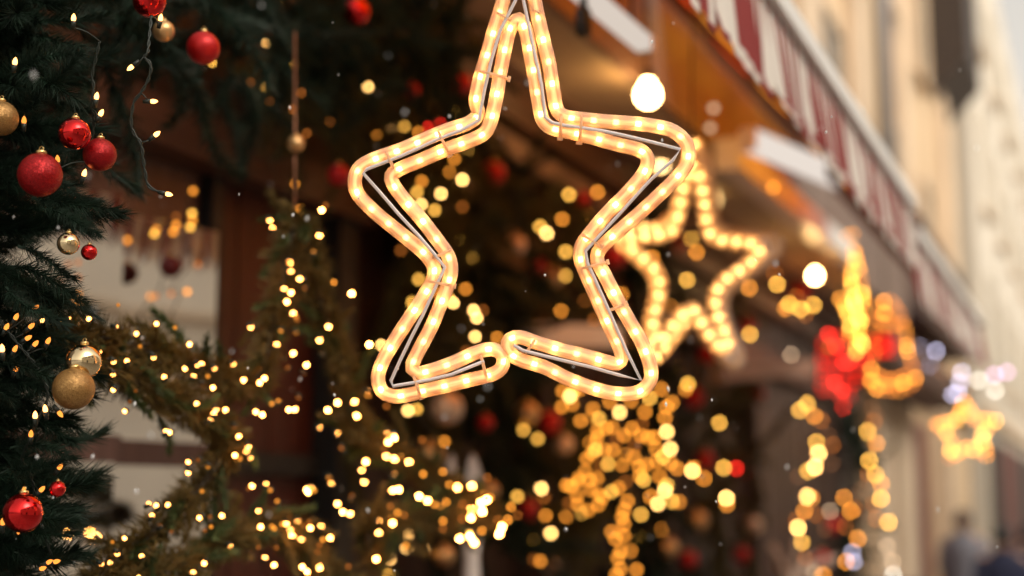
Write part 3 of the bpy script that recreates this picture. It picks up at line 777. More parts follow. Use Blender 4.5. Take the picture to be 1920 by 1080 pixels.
string_lights('fairy lights left of the big star beside two red baubles', '736 241 br,758 237 ye,707 256 am,713 251 am,785 248 am,801 239 rd,825 232 rd,796 223 dr,690 163 br,748 262 di', 1.64, 0.0058, seed=3)
string_lights('small fairy lights by the lower end of the big star', '843 560 ye,850 568 br,888 582 br,894 596 br,891 631 br,932 633 am,715 647 br,875 660 di,905 582 di', 1.52, 0.0048, seed=4)
string_lights('fairy lights right inside the big star', '1067 365 ye,1120 360 am,1105 403 am,1054 411 am,1013 425 ye,1025 438 br,1061 472 ye,1059 517 ye,1052 583 am,1097 565 di,1165 552 am,1115 600 di,1257 573 am,1180 640 di,1040 640 di', 1.68, 0.008, seed=5)
string_lights('fairy lights seen through the second light star', '1296 447 ye,1306 473 am,1288 525 ye,1223 483 am,1250 410 di,1405 540 am,1457 533 ye,1452 513 di,1480 570 ye,1502 580 ye,1525 572 ye,1473 578 am,1493 557 di,1406 627 ye,1483 665 pa,1380 690 di,1510 590 di', 1.68, 0.009, seed=6)
string_lights('fairy lights of the upper window pane, placed in front of its glass', '362 358 am,360 400 ye,361 413 am,357 426 ye,330 407 di,330 422 am,325 435 am,367 457 di,371 496 di,321 551 di,351 547 am,323 607 vd', 1.80, 0.0055, seed=7)  # bulbs put before the glass for those showing in the pane
string_lights('column of amber bulbs standing in for a reflected string beside the window mullion', '147 492 di,147 505 am,147 520 di,147 533 am,147 551 am,147 567 am,147 583 am,147 600 am', 1.79, 0.0045, seed=8)  # bulbs added in place of a light string's reflection in the glass
string_lights('fairy lights below the bottom tip of the garland star', '764 997 br,764 1009 br,762 1027 br,794 1031 br,731 1049 br,728 1078 ye,765 770 br,782 767 ye,833 828 am', 1.6, 0.006, seed=9)
string_lights('fairy lights between garland star and amber cluster', '981 806 ye,1008 823 ye,1015 916 br,970 931 ye,1020 933 di,1033 1000 br,997 1011 ye,1013 1052 am,1023 967 am,1000 1050 di', 1.66, 0.0078, seed=10)
string_lights('fairy lights right of the amber cluster', '1349 793 ye,1357 877 ye,1380 878 rd,1362 934 br,1363 946 am,1298 883 br,1300 877 am,1320 897 am,1239 994 am,1202 965 ye,1197 1006 ye,1272 686 ye,1290 720 ye,1285 730 am', 1.64, 0.0085, seed=12)
SA = '700 110 ye,657 148 ye,740 180 am,780 205 di,752 328 ye,765 390 br,745 468 br,705 490 ye,843 345 di,840 450 vd,700 632 br,725 640 am,685 715 am,750 735 di,640 765 di,648 808 br,670 890 ye,690 980 di,820 290 vd,650 520 vd'
SB = '1065 135 vd,1085 175 vd,1075 215 di,1040 268 ye,1090 335 am,1050 430 ye,1045 505 di,1085 510 ye,1115 560 am,1115 645 ye,1075 675 di,1090 760 di,1158 778 ye,1040 545 vd'
SC = '830 715 pa,800 820 vd,905 640 am,945 715 am,965 700 di,915 805 di,985 870 am,920 1000 am,1000 600 vd,1150 915 pa,1180 1000 pa,1185 1075 wh,790 1075 am,740 1060 pa'
def shift(s): return ','.join('%g %g %s' % (1280 + a / 3, 720 + b / 3, c) for a, b, c in parse(s))
string_lights('hanging light string below the red bell', shift(SA), 1.5, 0.0105, 'light strings hanging below the lit bells', seed=13)
string_lights('hanging light string below the gold bell', shift(SB), 1.45, 0.0105, 'light strings hanging below the lit bells', seed=14)
string_lights('dim hanging light string in the middle below the two bells', shift(SC), 1.48, 0.0105, 'light strings hanging below the lit bells', seed=15)
string_lights('two lilac lamps low below the bells', '1598 1035 li,1601 1053 li', 1.4, 0.012, None, False, seed=16)
string_lights('white and lilac lamps strung beyond the gold bell', '1725 651 li,1755 658 li,1742 686 li,1768 697 vd,1803 698 li,1800 717 li,1796 736 li,1786 740 li,1835 713 wh,1866 732 wh,1888 698 pk,1865 703 pk,1815 720 vd', -13.0, 0.018, None, False, jitter=0.5, seed=17)
string_lights('warm lamps far above on the orange awning', '1580 342 wh,1338 203 pa,1450 352 am,1332 240 pa', 1.2, 0.012, None, False, seed=18)

# amber cluster
AM = """1245 40 am,1285 70 br,1300 50 ye,1240 130 am,1300 115 am,1340 30 am,1415 140 am,1450 195 ye,1345 208 am,1400 190 am,1565 160 br,1510 100 am,1630 95 am,1735 80 ye,1800 30 am,1708 157 am,1830 130 am,1860 105 am,1820 190 am,1440 265 am,1490 250 am,1525 245 am,1635 250 am,1690 225 di,1550 310 di,1590 290 am,1685 290 am,1725 300 am,1760 300 am,1830 268 br,1440 300 am,1400 330 am,1430 340 am,1650 345 di,1850 365 br,1770 365 am,
1410 390 am,1430 370 ye,1480 370 am,1530 375 am,1600 390 am,1645 410 am,1380 420 am,1500 450 ye,1580 455 am,1460 460 di,1775 435 am,1810 410 ye,1850 445 am,1890 475 am,1370 490 am,1675 465 am,1715 455 am,1335 530 am,1400 540 am,1440 530 am,1680 520 am,1700 540 ye,1790 520 am,1265 570 am,1290 575 am,1330 550 am,1400 595 am,1450 620 am,1470 640 am,1520 605 ye,1560 585 am,1600 550 di,1830 570 ye,1820 600 br,1740 635 am,1780 675 br,1860 660 ye,1900 665 am,
1325 630 am,1280 670 di,1330 680 am,1350 725 ye,1390 710 am,1265 745 am,1445 680 am,1610 660 am,1590 710 am,1580 750 am,1590 790 am,1560 830 di,1520 830 am,1540 870 am,1590 855 am,1570 940 am,1625 940 am,1555 980 am,1570 1040 am,1660 1045 am,1545 1075 am"""
T = thing('light_cluster', 'tangled amber light figure on a wire frame below the second star', 'light figure', onL(1180, 740, 1.55))
pl = [(onL(640 + a / 3, 720 + b / 3, 1.55 + rnd.uniform(-0.05, 0.05)), c) for a, b, c in parse(AM)]
for p, c in pl: bulb(T, p, c, 0.0082)
for seq in ([(1075, 745), (1110, 790), (1105, 850), (1060, 960), (1110, 950), (1150, 905), (1180, 1000), (1170, 1080)], [(1075, 745), (1160, 770), (1245, 720), (1250, 830), (1205, 870), (1240, 940), (1280, 945)], [(1105, 850), (1190, 850), (1270, 875)]):
    MB().tube(catmull([onL(x, y, 1.56) for x, y in seq], 0.04), 0.004, 5).build('wire_frame', M_STEM, T)

# =================================================================== LIT BELLS
zb_ = 8.3
def filled(poly, step, rr):
    xs = [p[0] for p in poly]; ys = [p[1] for p in poly]; out = []
    yv = min(ys)
    while yv < max(ys):
        xv = min(xs)
        while xv < max(xs):
            ins = False
            for (x1, y1), (x2, y2) in zip(poly, poly[1:] + poly[:1]):
                if (y1 > yv) != (y2 > yv) and xv < (x2 - x1) * (yv - y1) / (y2 - y1) + x1: ins = not ins
            if ins: out.append((xv + rr.uniform(-3, 3), yv + rr.uniform(-3, 3)))
            xv += step
        yv += step
    return out
def along(seq, gap):
    out = []
    for p, t in resample(catmull([Vector((x, y, 0)) for x, y in seq], 4), gap): out.append((p.x, p.y))
    return out
r5 = random.Random(5)
T = thing('lit_bell', 'red lit bell motif of clustered bulbs beside the gold bell', 'light figure', at(1575, 620, zb_))
red_poly = [(1562, 612), (1600, 625), (1625, 660), (1622, 705), (1600, 735), (1592, 765), (1578, 762), (1562, 738), (1538, 738), (1530, 705), (1526, 665), (1536, 635)]
for (x, y) in filled(red_poly, 13.5, r5): bulb(T, at(x, y, zb_ + r5.uniform(-0.1, 0.1)), 'rf' if r5.random() < 0.78 else ('rd' if r5.random() < 0.8 else 'di'), 0.011)
MB().tube(catmull([at(x, y, zb_) for x, y in red_poly], 0.05, True), 0.006, 5, True).build('wire_frame', M_STEM, T)
MB().tube([at(1562, 612, zb_), at(1562, 450, zb_), at(1562, 250, zb_)], 0.004, 4).build('hanging_wire', M_CABLE, T)
T = thing('lit_bell', 'gold lit bell with a red band, beside the red bell', 'light figure', at(1670, 565, zb_ + 0.1))
gb = along([(1648, 570), (1672, 565), (1695, 610), (1702, 660), (1715, 700), (1712, 722), (1680, 732), (1642, 728), (1632, 705), (1640, 660), (1640, 610), (1648, 570)], 10.5)
gb2 = along([(1640, 700), (1670, 712), (1705, 700)], 8) + along([(1645, 600), (1665, 612), (1690, 605)], 8) + along([(1640, 715), (1672, 724), (1708, 712)], 8) + along([(1650, 585), (1668, 590)], 8)
for (x, y) in gb + gb2: bulb(T, at(x, y, zb_ + 0.1 + r5.uniform(-0.1, 0.1)), r5.choice(['di', 'di', 'am', 'di']), 0.0105)
for (x, y) in filled([(1636, 636), (1678, 636), (1680, 664), (1636, 664)], 9, r5): bulb(T, at(x, y, zb_ + 0.1), 'rf', 0.011)
MB().tube(catmull([at(x, y, zb_ + 0.1) for x, y in [(1648, 570), (1672, 565), (1695, 610), (1702, 660), (1715, 700), (1712, 722), (1680, 732), (1642, 728), (1632, 705), (1640, 660), (1640, 610)]], 0.05, True), 0.006, 5, True).build('wire_frame', M_STEM, T)
MB().tube([at(1660, 566, zb_ + 0.1), at(1655, 420, zb_ + 0.1), at(1650, 250, zb_ + 0.1)], 0.004, 4).build('hanging_wire', M_CABLE, T)
T = thing('lit_bow', 'gold lit ribbon loops above the two bells', 'light figure', at(1600, 440, zb_ - 0.1))
ys = along([(1602, 470), (1596, 510), (1600, 560), (1610, 610), (1605, 660)], 8) + along([(1602, 470), (1614, 520), (1618, 570), (1612, 620), (1618, 650)], 9) + along([(1575, 560), (1590, 590), (1596, 630)], 9)
for (x, y) in ys: bulb(T, at(x, y, zb_ - 0.1 + r5.uniform(-0.08, 0.08)), r5.choice(['am', 'am', 'di', 'ye']), 0.0105)
for (x, y) in along([(1598, 440), (1580, 450), (1570, 490), (1563, 530), (1575, 565)], 9): bulb(T, at(x, y, zb_ - 0.1), 'am', 0.011)
MB().tube(catmull([at(x, y, zb_ - 0.1) for x, y in [(1605, 660), (1610, 610), (1600, 560), (1596, 510), (1602, 470), (1614, 520), (1618, 570), (1612, 640)]], 0.05), 0.006, 5).build('wire_frame', M_STEM, T)
MB().tube(catmull([at(x, y, zb_ - 0.1) for x, y in [(1598, 440), (1580, 450), (1570, 490), (1563, 530), (1575, 565), (1605, 620)]], 0.05), 0.012, 6).build('wire_frame', M_STEM, T)

# small far star
T = thing('rope_light_star', 'small golden light star farthest down the street', 'light star', at(1812, 745, 10.5))
sp = []
for k in range(10):
    a = R(-90 + 36 * k - 4); rad = 58 if k % 2 == 0 else 30
    sp.append((1812 + rad * math.cos(a), 810 + rad * 0.97 * math.sin(a)))
lp = catmull([at(x, y, 10.5) for x, y in sp], 0.03, True)
for (p, t) in resample(lp, 0.05, True): bulb(T, p, r5.choice(['am', 'am', 'di', 'ye']), 0.012)
MB().tube(lp, 0.008, 5, True).build('wire_frame', M_STEM, T)
MB().tube([at(1812, 752, 10.5), at(1812, 500, 10.5)], 0.003, 4).build('hanging_wire', M_CABLE, T)

# globe bulbs
def globe(label, px, py, z, r, k):
    c = at(px, py, z)
    T = thing('globe_lamp', label, 'lamp', c + Vector((0, 0, 1.5 * r)), 'bare globe lamps under the awnings')
    prof = [(0.0, -r)] + [(r * math.sin(a), -r * math.cos(a)) for a in [i * math.pi / 12 for i in range(1, 10)]] + [(0.5 * r, 1.0 * r), (0.5 * r, 1.3 * r), (0, 1.3 * r)]
    MB().lathe(prof, c, 20).build('glass_bulb', emit((1.0, 0.6, 0.22), k), T)
    MB().lathe([(0, 1.3 * r), (0.55 * r, 1.3 * r), (0.55 * r, 2.2 * r), (0.3 * r, 2.4 * r), (0, 2.4 * r)], c, 14).build('socket', M_BLACK, T)
    MB().tube([c + Vector((0, 0, 2.4 * r)), c + Vector((0, 0, 2.4 * r + 0.5))], 0.004, 5).build('cord', M_CABLE, T)
globe('large glowing globe lamp above the right arm of the big star', 1215, 178, 4.7, 0.036, 60)
globe('glowing globe lamp beside the lit bells', 1528, 518, 7.4, 0.024, 80)
globe('small warm globe lamp hidden by the top of the second star', 1238, 305, 6.0, 0.03, 12)
globe('pale warm globe lamp behind the right top of the second star', 1335, 375, 6.5, 0.035, 3)

# =================================================================== BAUBLES
def bauble(px, py, z, rpx, m, label, L=None, group='christmas baubles', tilt=0.0):
    p = onL(px, py, L) if L else at(px, py, z)
    zz = depth(p); r = rpx * zz / FPX
    q = Quaternion((RT.x, RT.y, 0), tilt) if tilt else None
    o = inst('bauble', ME_BALL, m, p, None, r, q)
    tag(o, label, 'bauble', group)
    for n_, me in (('cap', ME_CAP), ('hanging_ring', ME_RING)):
        c = bpy.data.objects.new(n_, me); COL.objects.link(c); c.parent = o
    return o
N = [(1, 222, 1.46, 33, B_GGLIT, 'gold glitter bauble cut by the left picture edge'), (140, 251, 1.47, 30, B_RGLOSS, 'shiny red bauble touching a glittery red one'),
     (187, 290, 1.5, 31, B_RGLIT, 'glittery red bauble hanging just right of the shiny red one'), (75, 328, 1.42, 41, B_RGLIT, 'largest red glitter bauble on the fir tree'),
     (280, 2, 1.6, 31, B_RGLOSS, 'shiny red bauble cut by the top edge'), (307, 58, 1.75, 20, B_GPEARL, 'small gold pearl bauble under the shiny red one at the top'),
     (381, 90, 1.8, 31, B_RMATTE, 'matte red bauble alone before the dark eaves garland'), (128, 457, 1.45, 21, B_GGLOSS, 'small mirror gold bauble under the pointed fir branch'),
     (167, 473, 1.47, 15, B_RGLOSS, 'tiny red bauble beside the small mirror gold one'), (157, 678, 1.44, 33, B_GGLOSS, 'mirror gold bauble above the gold glitter one'),
     (138, 729, 1.42, 39, B_GGLIT, 'large gold glitter bauble below the mirror gold one'), (43, 962, 1.42, 37, B_RGLOSS, 'shiny red bauble lowest on the fir tree'),
     (108, 917, 1.42, 15, B_RGLOSS, 'small red bauble beside the lowest shiny red one')]
for x, y, z, r, mm, lab in N: bauble(x, y, z, r, mm, lab)
F = [(668, 22, 25, B_RGLOSS, 'shiny red bauble in the olive garland near the top edge', 1.3), (772, 170, 16, B_RMATTE, 'small red bauble left of the larger one by the star', 1.4), (863, 156, 23, B_RMATTE, 'red bauble touching the upper left limb of the big star', 1.45),
     (555, 269, 16, B_GPEARL, 'gold bead on the rod above the garland star', 1.19), (925, 325, 23, B_RMATTE, 'bright red bauble inside the upper half of the big star', 1.62), (635, 328, 21, B_RMATTE, 'red bauble at the left tip of the big star', 1.4),
     (968, 460, 19, B_BEIGE, 'champagne bauble at the very centre of the big star', 1.66), (1008, 500, 19, B_RMATTE, 'dim red bauble right of the champagne one', 1.68), (1037, 518, 21, B_GPEARL, 'gold bauble right of the dim red one inside the big star', 1.66),
     (1150, 482, 22, B_RMATTE, 'red bauble between the big star and the second star', 1.68), (1095, 376, 18, B_RMATTE, 'dim red bauble high right inside the big star', 1.7), (837, 765, 32, B_BEIGE, 'large champagne bauble under the bottom left limb of the big star', 1.6),
     (910, 793, 16, B_RMATTE, 'small red bauble right of the large champagne one', 1.62), (988, 775, 23, B_GPEARL, 'gold bauble next to a red one below the star gap', 1.66), (1030, 792, 22, B_RMATTE, 'red bauble right of the gold one below the star gap', 1.67),
     (1058, 833, 18, B_BEIGE, 'champagne bauble beside the amber light figure', 1.66), (808, 853, 25, B_GPEARL, 'gold bauble above the white angel', 1.6), (800, 886, 16, B_RMATTE, 'red bauble just under the gold one by the angel', 1.6),
     (988, 957, 21, B_RMATTE, 'red bauble between the angel and the amber light figure', 1.66), (833, 1042, 20, B_GPEARL, 'gold bauble low beside the angel', 1.6), (920, 920, 16, B_GPEARL, 'gold bauble at the right tip of the garland star', 1.56),
     (1028, 1068, 21, B_BEIGE, 'champagne bauble at the bottom edge left of the amber figure', 1.66), (1008, 1072, 18, B_RMATTE, 'red bauble at the bottom edge beside a champagne one', 1.7), (1308, 977, 20, B_GPEARL, 'gold bauble right of the tail of the amber figure', 1.66),
     (1253, 1028, 19, B_GPEARL, 'gold bauble low next to the tail of the amber figure', 1.66), (1300, 745, 20, B_RMATTE, 'red bauble above right of the amber figure', 1.68), (1418, 737, 16, B_RMATTE, 'small red bauble under the pinkish rail', 1.66),
     (1322, 862, 17, B_RMATTE, 'red bauble at the right arm of the amber figure', 1.68), (1390, 877, 17, B_RMATTE, 'red bauble right of a red bulb', 1.7), (1390, 1040, 16, B_RMATTE, 'red bauble low beside the dark post', 1.66), (1412, 985, 17, B_BEIGE, 'champagne bauble low beside the dark post', 1.66),
     (1290, 1050, 17, B_RMATTE, 'dim red bauble near the bottom right of the amber figure', 1.7), (1428, 415, 19, B_RMATTE, 'red bauble above the right tip of the second star', 1.7), (1400, 605, 17, B_RMATTE, 'dim red bauble right of the foot of the second star', 1.7), (1475, 470, 18, B_RMATTE, 'dim red bauble just right of the tip of the second star', 1.7),
     (1325, 665, 17, B_RMATTE, 'dim red bauble under the notch of the second star', 1.7), (1500, 545, 17, B_RMATTE, 'red bauble behind the globe lamp near the bells', 1.7), (1560, 985, 17, B_RMATTE, 'red bauble between the hanging light strings', 1.72), (1540, 1052, 17, B_RMATTE, 'red bauble above the pale twigs', 1.72), (1610, 960, 14, B_RDARK, 'dark red bauble right among the hanging light strings', 1.74),
     (320, 500, 21, B_RDARK, 'dark red bauble added for a reflection in the upper window pane', 1.76), (1270, 455, 15, B_RMATTE, 'red bauble framed by the second star', 1.72)]  # bauble before the pane is a reflection built as an object
for x, y, r, mm, lab, L in F: bauble(x, y, 0, r, mm, lab, L)

# =================================================================== STRINGS ON THE NEAR TREE (sharp)
ME_LAMP = MB().lathe([(0.0, -1.0), (0.8, -0.9), (1.0, 0.0), (0.8, 1.1), (0.25, 2.0), (0.0, 2.2)], sides=10).mesh('bulb')
ME_HOLD = MB().lathe([(0, -4.0), (0.8, -4.0), (1.05, -0.8), (0, -0.8)], sides=8).mesh('socket'); ME_HOLD.materials.append(M_CABLE)
LAMP_E = emit((1.0, 0.4, 0.1), 7)
LAMP_D = emit((1.0, 0.3, 0.045), 2.0)
def near_string(label, cable, lamps, seed):
    rr = random.Random(seed)
    T = thing('string_lights', label, 'string lights', at(*cable[0]), 'strings of mini lamps on the fir tree')
    cp = catmull([at(*c) for c in cable], 0.003)
    for ph in (0, math.pi):                                       # two twisted strands
        tw = [p + (RT * math.cos(i * 0.9 + ph) + UP * math.sin(i * 0.9 + ph)) * 0.0011 for i, p in enumerate(cp)]
        MB().tube(tw, 0.0010, 5).build('cable', M_CABLE, T)
    for (x, y, z, dx, dy, on) in lamps:
        p = at(x, y, z); d = (RT * dx + UP * dy - FW * 0.15).normalized()
        q = Vector((0, 0, 1)).rotation_difference(d)
        inst('bulb', ME_LAMP, LAMP_E if on else LAMP_D, p, T, 0.0025, q)
        inst('socket', ME_HOLD, None, p, T, 0.0027, q)
        e = min(cp, key=lambda c: (c - p).length)
        if (e - p).length < 0.05: MB().tube(catmull([e, e.lerp(p, 0.5) - UP * 0.002, p - d * 0.0095], 0.004), 0.0009, 4).build('lead', M_CABLE, T)
    return T
near_string('mini lamp string dangling free from the shiny red top bauble', [(284, 30, 1.52), (280, 70, 1.51), (277, 100, 1.5), (270, 106, 1.5), (283, 122, 1.5), (278, 150, 1.5), (262, 178, 1.5), (252, 190, 1.5), (246, 226, 1.5), (252, 252, 1.5), (264, 268, 1.5), (272, 320, 1.5), (280, 350, 1.5), (308, 362, 1.5)],
            [(246, 126, 1.5, -0.7, -0.6, 1), (287, 190, 1.5, 1, 0.0, 1), (293, 252, 1.5, 0.8, 0.6, 1), (315, 364, 1.5, 1, -0.2, 1), (301, 35, 1.55, 0.2, 0.8, 1)], 1)
near_string('mini lamp string behind the glittery red bauble', [(187, 78, 1.52), (180, 110, 1.52), (173, 140, 1.52), (176, 165, 1.52), (172, 200, 1.52), (176, 235, 1.53), (160, 320, 1.54)],
            [(181, 182, 1.5, 0.2, 0.9, 1), (189, 213, 1.5, 0.5, 0.8, 1), (158, 326, 1.5, 0.3, 0.9, 1), (138, 35, 1.5, 0.1, 0.9, 1), (28, 117, 1.46, 0.2, 0.9, 1), (45, 227, 1.47, 0.1, 1, 0), (108, 300, 1.5, 0, 1, 0), (160, 250, 1.55, 0.2, 0.9, 0)], 2)
near_string('mini lamp string glowing round the gold glitter bauble', [(0, 600, 1.5), (30, 640, 1.5), (70, 690, 1.5), (90, 740, 1.5), (70, 790, 1.5), (40, 860, 1.52)],
            [(85, 768, 1.46, -0.1, 1, 1), (66, 780, 1.46, 0.05, 1, 1), (4, 655, 1.42, 0, 1, 1), (30, 692, 1.5, 0.3, 0.6, 0), (58, 612, 1.5, 0.6, 0.5, 0), (66, 578, 1.5, 0.6, 0.5, 0), (52, 634, 1.5, 0.7, 0.4, 0), (66, 645, 1.5, 0.4, 0.4, 0), (12, 614, 1.5, 0.4, 0.7, 0), (80, 601, 1.55, 0.8, 0.3, 1),  # dim upper cluster: blurred reflections built as bulbs
             (112, 775, 1.48, 0.6, -0.7, 0), (58, 815, 1.5, 0.1, 0.8, 0), (30, 595, 1.5, 0.3, 0.5, 0), (28, 655, 1.5, 0.3, 0.5, 0), (90, 640, 1.52, 0.3, 0.5, 0)], 3)
near_string('mini lamp string low on the fir tree', [(40, 860, 1.52), (60, 900, 1.53), (70, 960, 1.53), (90, 1020, 1.52), (100, 1060, 1.52)],
            [(45, 922, 1.44, 0, 1, 0), (105, 1053, 1.5, 0.7, 0.2, 0), (92, 1054, 1.5, 0.6, 0.3, 0), (79, 1066, 1.5, 0.6, 0.2, 0), (112, 876, 1.5, 0.4, 0.5, 0), (78, 918, 1.5, 0.5, 0.5, 0), (5, 980, 1.44, 0.1, 0.9, 0), (34, 992, 1.42, 0.1, -0.9, 0)], 4)
string_lights('tiny lights scattered in the olive garland near the top edge', '520 4 ye,589 10 ye,510 30 am,499 81 br,530 83 am,586 92 ye,552 121 ye,496 164 ye,553 345 am,563 392 am,565 412 pa,420 80 di,465 35 di,398 118 ye,505 190 di,565 174 di,618 228 di,575 250 di,470 155 di,550 205 di', 1.5, 0.0028, seed=19)

# =================================================================== WHITE ANGEL, TWIGS
base = onL(884, 1080, 1.42); base.z = 1.27
M_PORC = mat('white_porcelain', (0.72, 0.66, 0.62), 0.4)
T = thing('angel_figure', 'white angel figurine with two raised wings under the gold bauble', 'figurine', base)
top = onL(884, 850, 1.42)
H = top.z - 1.27
MB().lathe([(0.0, 0.0), (0.04, 0.0), (0.042, 0.01), (0.028, H * 0.3), (0.018, H * 0.6), (0.022, H * 0.7), (0.02, H * 0.73), (0.012, H * 0.76), (0.012, H * 0.775), (0.0, H * 0.78)], base, 18).build('robe', M_PORC, T)
hd = MB().lathe([(0.0, -0.02)] + [(0.018 * math.sin(k * math.pi / 8), -0.02 * math.cos(k * math.pi / 8)) for k in range(1, 8)] + [(0, 0.02)], base + Vector((0, 0, H * 0.79)), 14)
hd.build('head', M_PORC, T)
for sgn in (-1, 1):
    w = MB(); n = 14
    out = [(0.006, 0.68), (0.03, 0.72), (0.046, 0.79), (0.049, 0.86), (0.044, 0.93), (0.034, 0.98), (0.026, 1.0), (0.017, 0.97), (0.01, 0.88), (0.005, 0.78)]
    for t_ in (0.012, -0.012):
        for (a, b) in out:
            p = base + Vector((0, 0, H * b)) + RT * (sgn * a * 0.95) - Vector((1, 0, 0)) * 0.03 + Vector((0.02, 0, 0)) * (a * 8) + FW * t_
            w.v.append(tuple(p))
    k = len(out)
    w.f.append(tuple(range(k))); w.f.append(tuple(range(2 * k - 1, k - 1, -1)))
    for i in range(k): w.f.append((i, (i + 1) % k, k + (i + 1) % k, k + i))
    w.build('wing', M_PORC, T)
base = onL(1480, 1080, 1.35); base.z = 1.27
T = thing('twig_vase', 'bunch of pale frosted twigs at the bottom edge below the light strings', 'twigs', base)
MB().lathe([(0, 0), (0.05, 0), (0.07, 0.06), (0.05, 0.14), (0.055, 0.16), (0.0, 0.155)], base, 16).build('vase', M_PORC, T)
M_TWIG = mat('frosted_twig', (0.45, 0.36, 0.3), 0.8, vary=0.2)
r6 = random.Random(8)
for i in range(12):
    tip = at(r6.uniform(1440, 1580), r6.uniform(1000, 1090), 6.6 + r6.uniform(-0.15, 0.15))
    s0 = base + Vector((0, 0, 0.15)); mid = s0.lerp(tip, 0.5) + Vector((0, r6.uniform(-0.04, 0.04), 0.03))
    MB().tube(catmull([s0, mid, tip], 0.04), [0.012] * 30 if False else 0.011, 6).build('twig', M_TWIG, T)

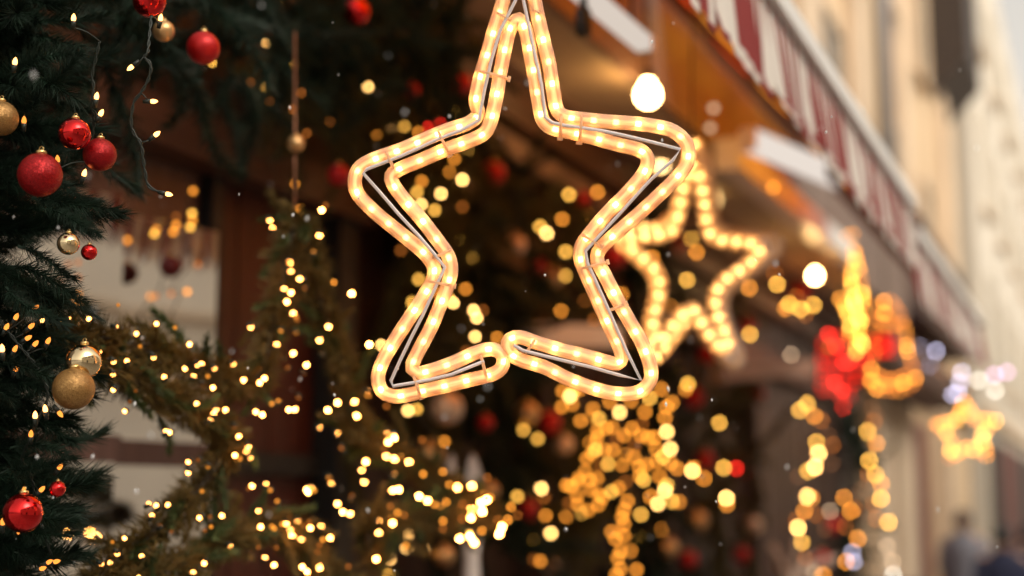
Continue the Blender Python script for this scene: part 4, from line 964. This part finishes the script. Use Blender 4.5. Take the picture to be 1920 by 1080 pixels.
# =================================================================== PEOPLE DOWN THE STREET
M_SKIN = mat('skin', (0.5, 0.3, 0.22), 0.6)
def person(label, foot, height, face_dir, coat, hair, trouser, stride=0.18, hat=False):
    T = thing('person', label, 'person', foot)
    k = height / 1.72
    f = Vector((math.cos(face_dir), math.sin(face_dir), 0)); s = Vector((-f.y, f.x, 0))
    J = {'pel': Vector((0, 0, 0.92)), 'wst': Vector((0, 0, 1.08)), 'chs': Vector((0, 0, 1.32)), 'nck': Vector((0, 0, 1.46)), 'hd0': f * 0.015 + Vector((0, 0, 1.55)), 'hd1': f * 0.02 + Vector((0, 0, 1.66))}
    rad = {'pel': 0.15, 'wst': 0.14, 'chs': 0.16, 'nck': 0.058, 'hd0': 0.085, 'hd1': 0.08}
    E = [('pel', 'wst'), ('wst', 'chs'), ('chs', 'nck'), ('nck', 'hd0'), ('hd0', 'hd1')]
    for sg, n_ in ((1, 'l'), (-1, 'r')):
        sw = sg * stride
        J['hip' + n_] = s * (0.09 * sg) + Vector((0, 0, 0.88)); rad['hip' + n_] = 0.095
        J['kne' + n_] = s * (0.1 * sg) + f * (sw * 0.6 + 0.03) + Vector((0, 0, 0.49)); rad['kne' + n_] = 0.065
        J['ank' + n_] = s * (0.1 * sg) + f * sw + Vector((0, 0, 0.09)); rad['ank' + n_] = 0.045
        J['toe' + n_] = s * (0.11 * sg) + f * (sw + 0.16) + Vector((0, 0, 0.04)); rad['toe' + n_] = 0.04
        J['sho' + n_] = s * (0.19 * sg) + Vector((0, 0, 1.39)); rad['sho' + n_] = 0.075
        J['elb' + n_] = s * (0.24 * sg) - f * (sw * 0.3) + Vector((0, 0, 1.12)); rad['elb' + n_] = 0.055
        J['wri' + n_] = s * (0.22 * sg) + f * (0.1 - sw * 0.3) + Vector((0, 0, 0.88)); rad['wri' + n_] = 0.035
        J['han' + n_] = s * (0.22 * sg) + f * (0.12 - sw * 0.3) + Vector((0, 0, 0.79)); rad['han' + n_] = 0.032
        E += [('pel', 'hip' + n_), ('hip' + n_, 'kne' + n_), ('kne' + n_, 'ank' + n_), ('ank' + n_, 'toe' + n_), ('chs', 'sho' + n_), ('sho' + n_, 'elb' + n_), ('elb' + n_, 'wri' + n_), ('wri' + n_, 'han' + n_)]
    names = list(J); idx = {n_: i for i, n_ in enumerate(names)}
    me = bpy.data.meshes.new('body')
    me.from_pydata([tuple(J[n_] * k) for n_ in names], [(idx[a], idx[b]) for a, b in E], [])
    o = bpy.data.objects.new('body', me); _link(o, foot, T)
    me.materials.append(M_SKIN)
    md = o.modifiers.new('skin', 'SKIN')
    for i, n_ in enumerate(names):
        me.skin_vertices[0].data[i].radius = (rad[n_] * k, rad[n_] * k)
        me.skin_vertices[0].data[i].use_root = (n_ == 'pel')
    o.modifiers.new('subdivision', 'SUBSURF').render_levels = 2
    def ell(name, prof, m_, sx=1.0, sy=0.75):
        b = MB(); n2 = 18
        for (h, r_, off) in prof:
            for q in range(n2):
                a = 2 * math.pi * q / n2
                b.v.append(tuple(Vector(foot) + (s * math.cos(a) * r_ * sx + f * (math.sin(a) * r_ * sy + off) + Vector((0, 0, h))) * k))
        for i in range(len(prof) - 1):
            for q in range(n2):
                q2 = (q + 1) % n2
                b.f.append((i * n2 + q, i * n2 + q2, (i + 1) * n2 + q2, (i + 1) * n2 + q))
        b.smooth = True
        return b.build(name, m_, T)
    ell('coat', [(0.62, 0.25, 0), (0.8, 0.245, 0), (1.05, 0.22, 0), (1.25, 0.24, 0), (1.38, 0.235, 0), (1.45, 0.15, 0), (1.48, 0.085, 0), (1.5, 0.08, 0)], coat)
    ell('hair', [(1.56, 0.1, -0.03), (1.64, 0.108, -0.015), (1.7, 0.1, 0), (1.745, 0.065, 0.005), (1.76, 0.01, 0.005)], hair, 0.92, 1.05)
    for sg, n_ in ((1, 'l'), (-1, 'r')):
        sl = MB().tube([Vector(foot) + J[q + n_] * k for q in ('sho', 'elb', 'wri')], [0.09 * k, 0.072 * k, 0.058 * k], 10)
        sl.build('sleeve', coat, T)
        tr = MB().tube([Vector(foot) + J[q + n_] * k for q in ('hip', 'kne', 'ank')], [0.108 * k, 0.08 * k, 0.065 * k], 10)
        tr.build('trouser_leg', trouser, T)
        ft = Vector(foot) + J['ank' + n_] * k
        MB().tube([ft - f * 0.05 - Vector((0, 0, 0.02 * k)), ft + f * 0.07 - Vector((0, 0, 0.035 * k)), ft + f * 0.19 - Vector((0, 0, 0.045 * k))], [0.06, 0.06, 0.04], 10).build('shoe', M_BLACK, T)
    return T
p = at(1878, 1000, 13.5); p.z = 0
person('pedestrian in a navy blue coat at the bottom right corner', p, 1.62, R(100), mat('navy_wool', (0.012, 0.016, 0.05), 0.8), mat('dark_hair', (0.012, 0.01, 0.01), 0.5), mat('dark_denim', (0.015, 0.018, 0.03), 0.8))
p = at(1806, 980, 17.0); p.z = 0
person('pedestrian in a pale grey coat beside the stone pilaster', p, 1.76, R(80), mat('grey_wool', (0.22, 0.22, 0.26), 0.8), mat('brown_hair', (0.09, 0.05, 0.035), 0.5), mat('dark_denim', (0.015, 0.018, 0.03), 0.8))
p = at(1925, 1010, 16.0); p.z = 0
person('pedestrian in a dark blue anorak cut by the right picture edge', p, 1.6, R(95), mat('dark_blue_nylon', (0.015, 0.02, 0.045), 0.6), mat('dark_hair', (0.012, 0.01, 0.01), 0.5), mat('dark_denim', (0.015, 0.018, 0.03), 0.8))

# =================================================================== SNOW IN THE AIR
r7 = random.Random(21)
sn = MB()
for i in range(260):
    px, py = r7.uniform(-60, 1980), r7.uniform(-60, 1140)
    z = 1.0 + 3.2 * r7.random() ** 1.4
    c = at(px, py, z); s_ = r7.uniform(0.0007, 0.0018)
    ax = Vector((r7.gauss(0, .3), r7.gauss(0, .3), 1)).normalized() * r7.uniform(1.0, 2.2)
    u = ax.orthogonal().normalized(); v = ax.cross(u).normalized()
    k = len(sn.v)
    sn.v += [tuple(c + ax * s_), tuple(c - ax * s_), tuple(c + u * s_), tuple(c - u * s_), tuple(c + v * s_), tuple(c - v * s_)]
    for a, b in ((2, 4), (4, 3), (3, 5), (5, 2)): sn.f += [(k, k + a, k + b), (k + 1, k + b, k + a)]
o = sn.build('falling_snow', mat('snow', (0.85, 0.86, 0.88), 0.6))
o['kind'] = 'stuff'; o['label'] = 'small snowflakes drifting through the air'; o['category'] = 'snow'
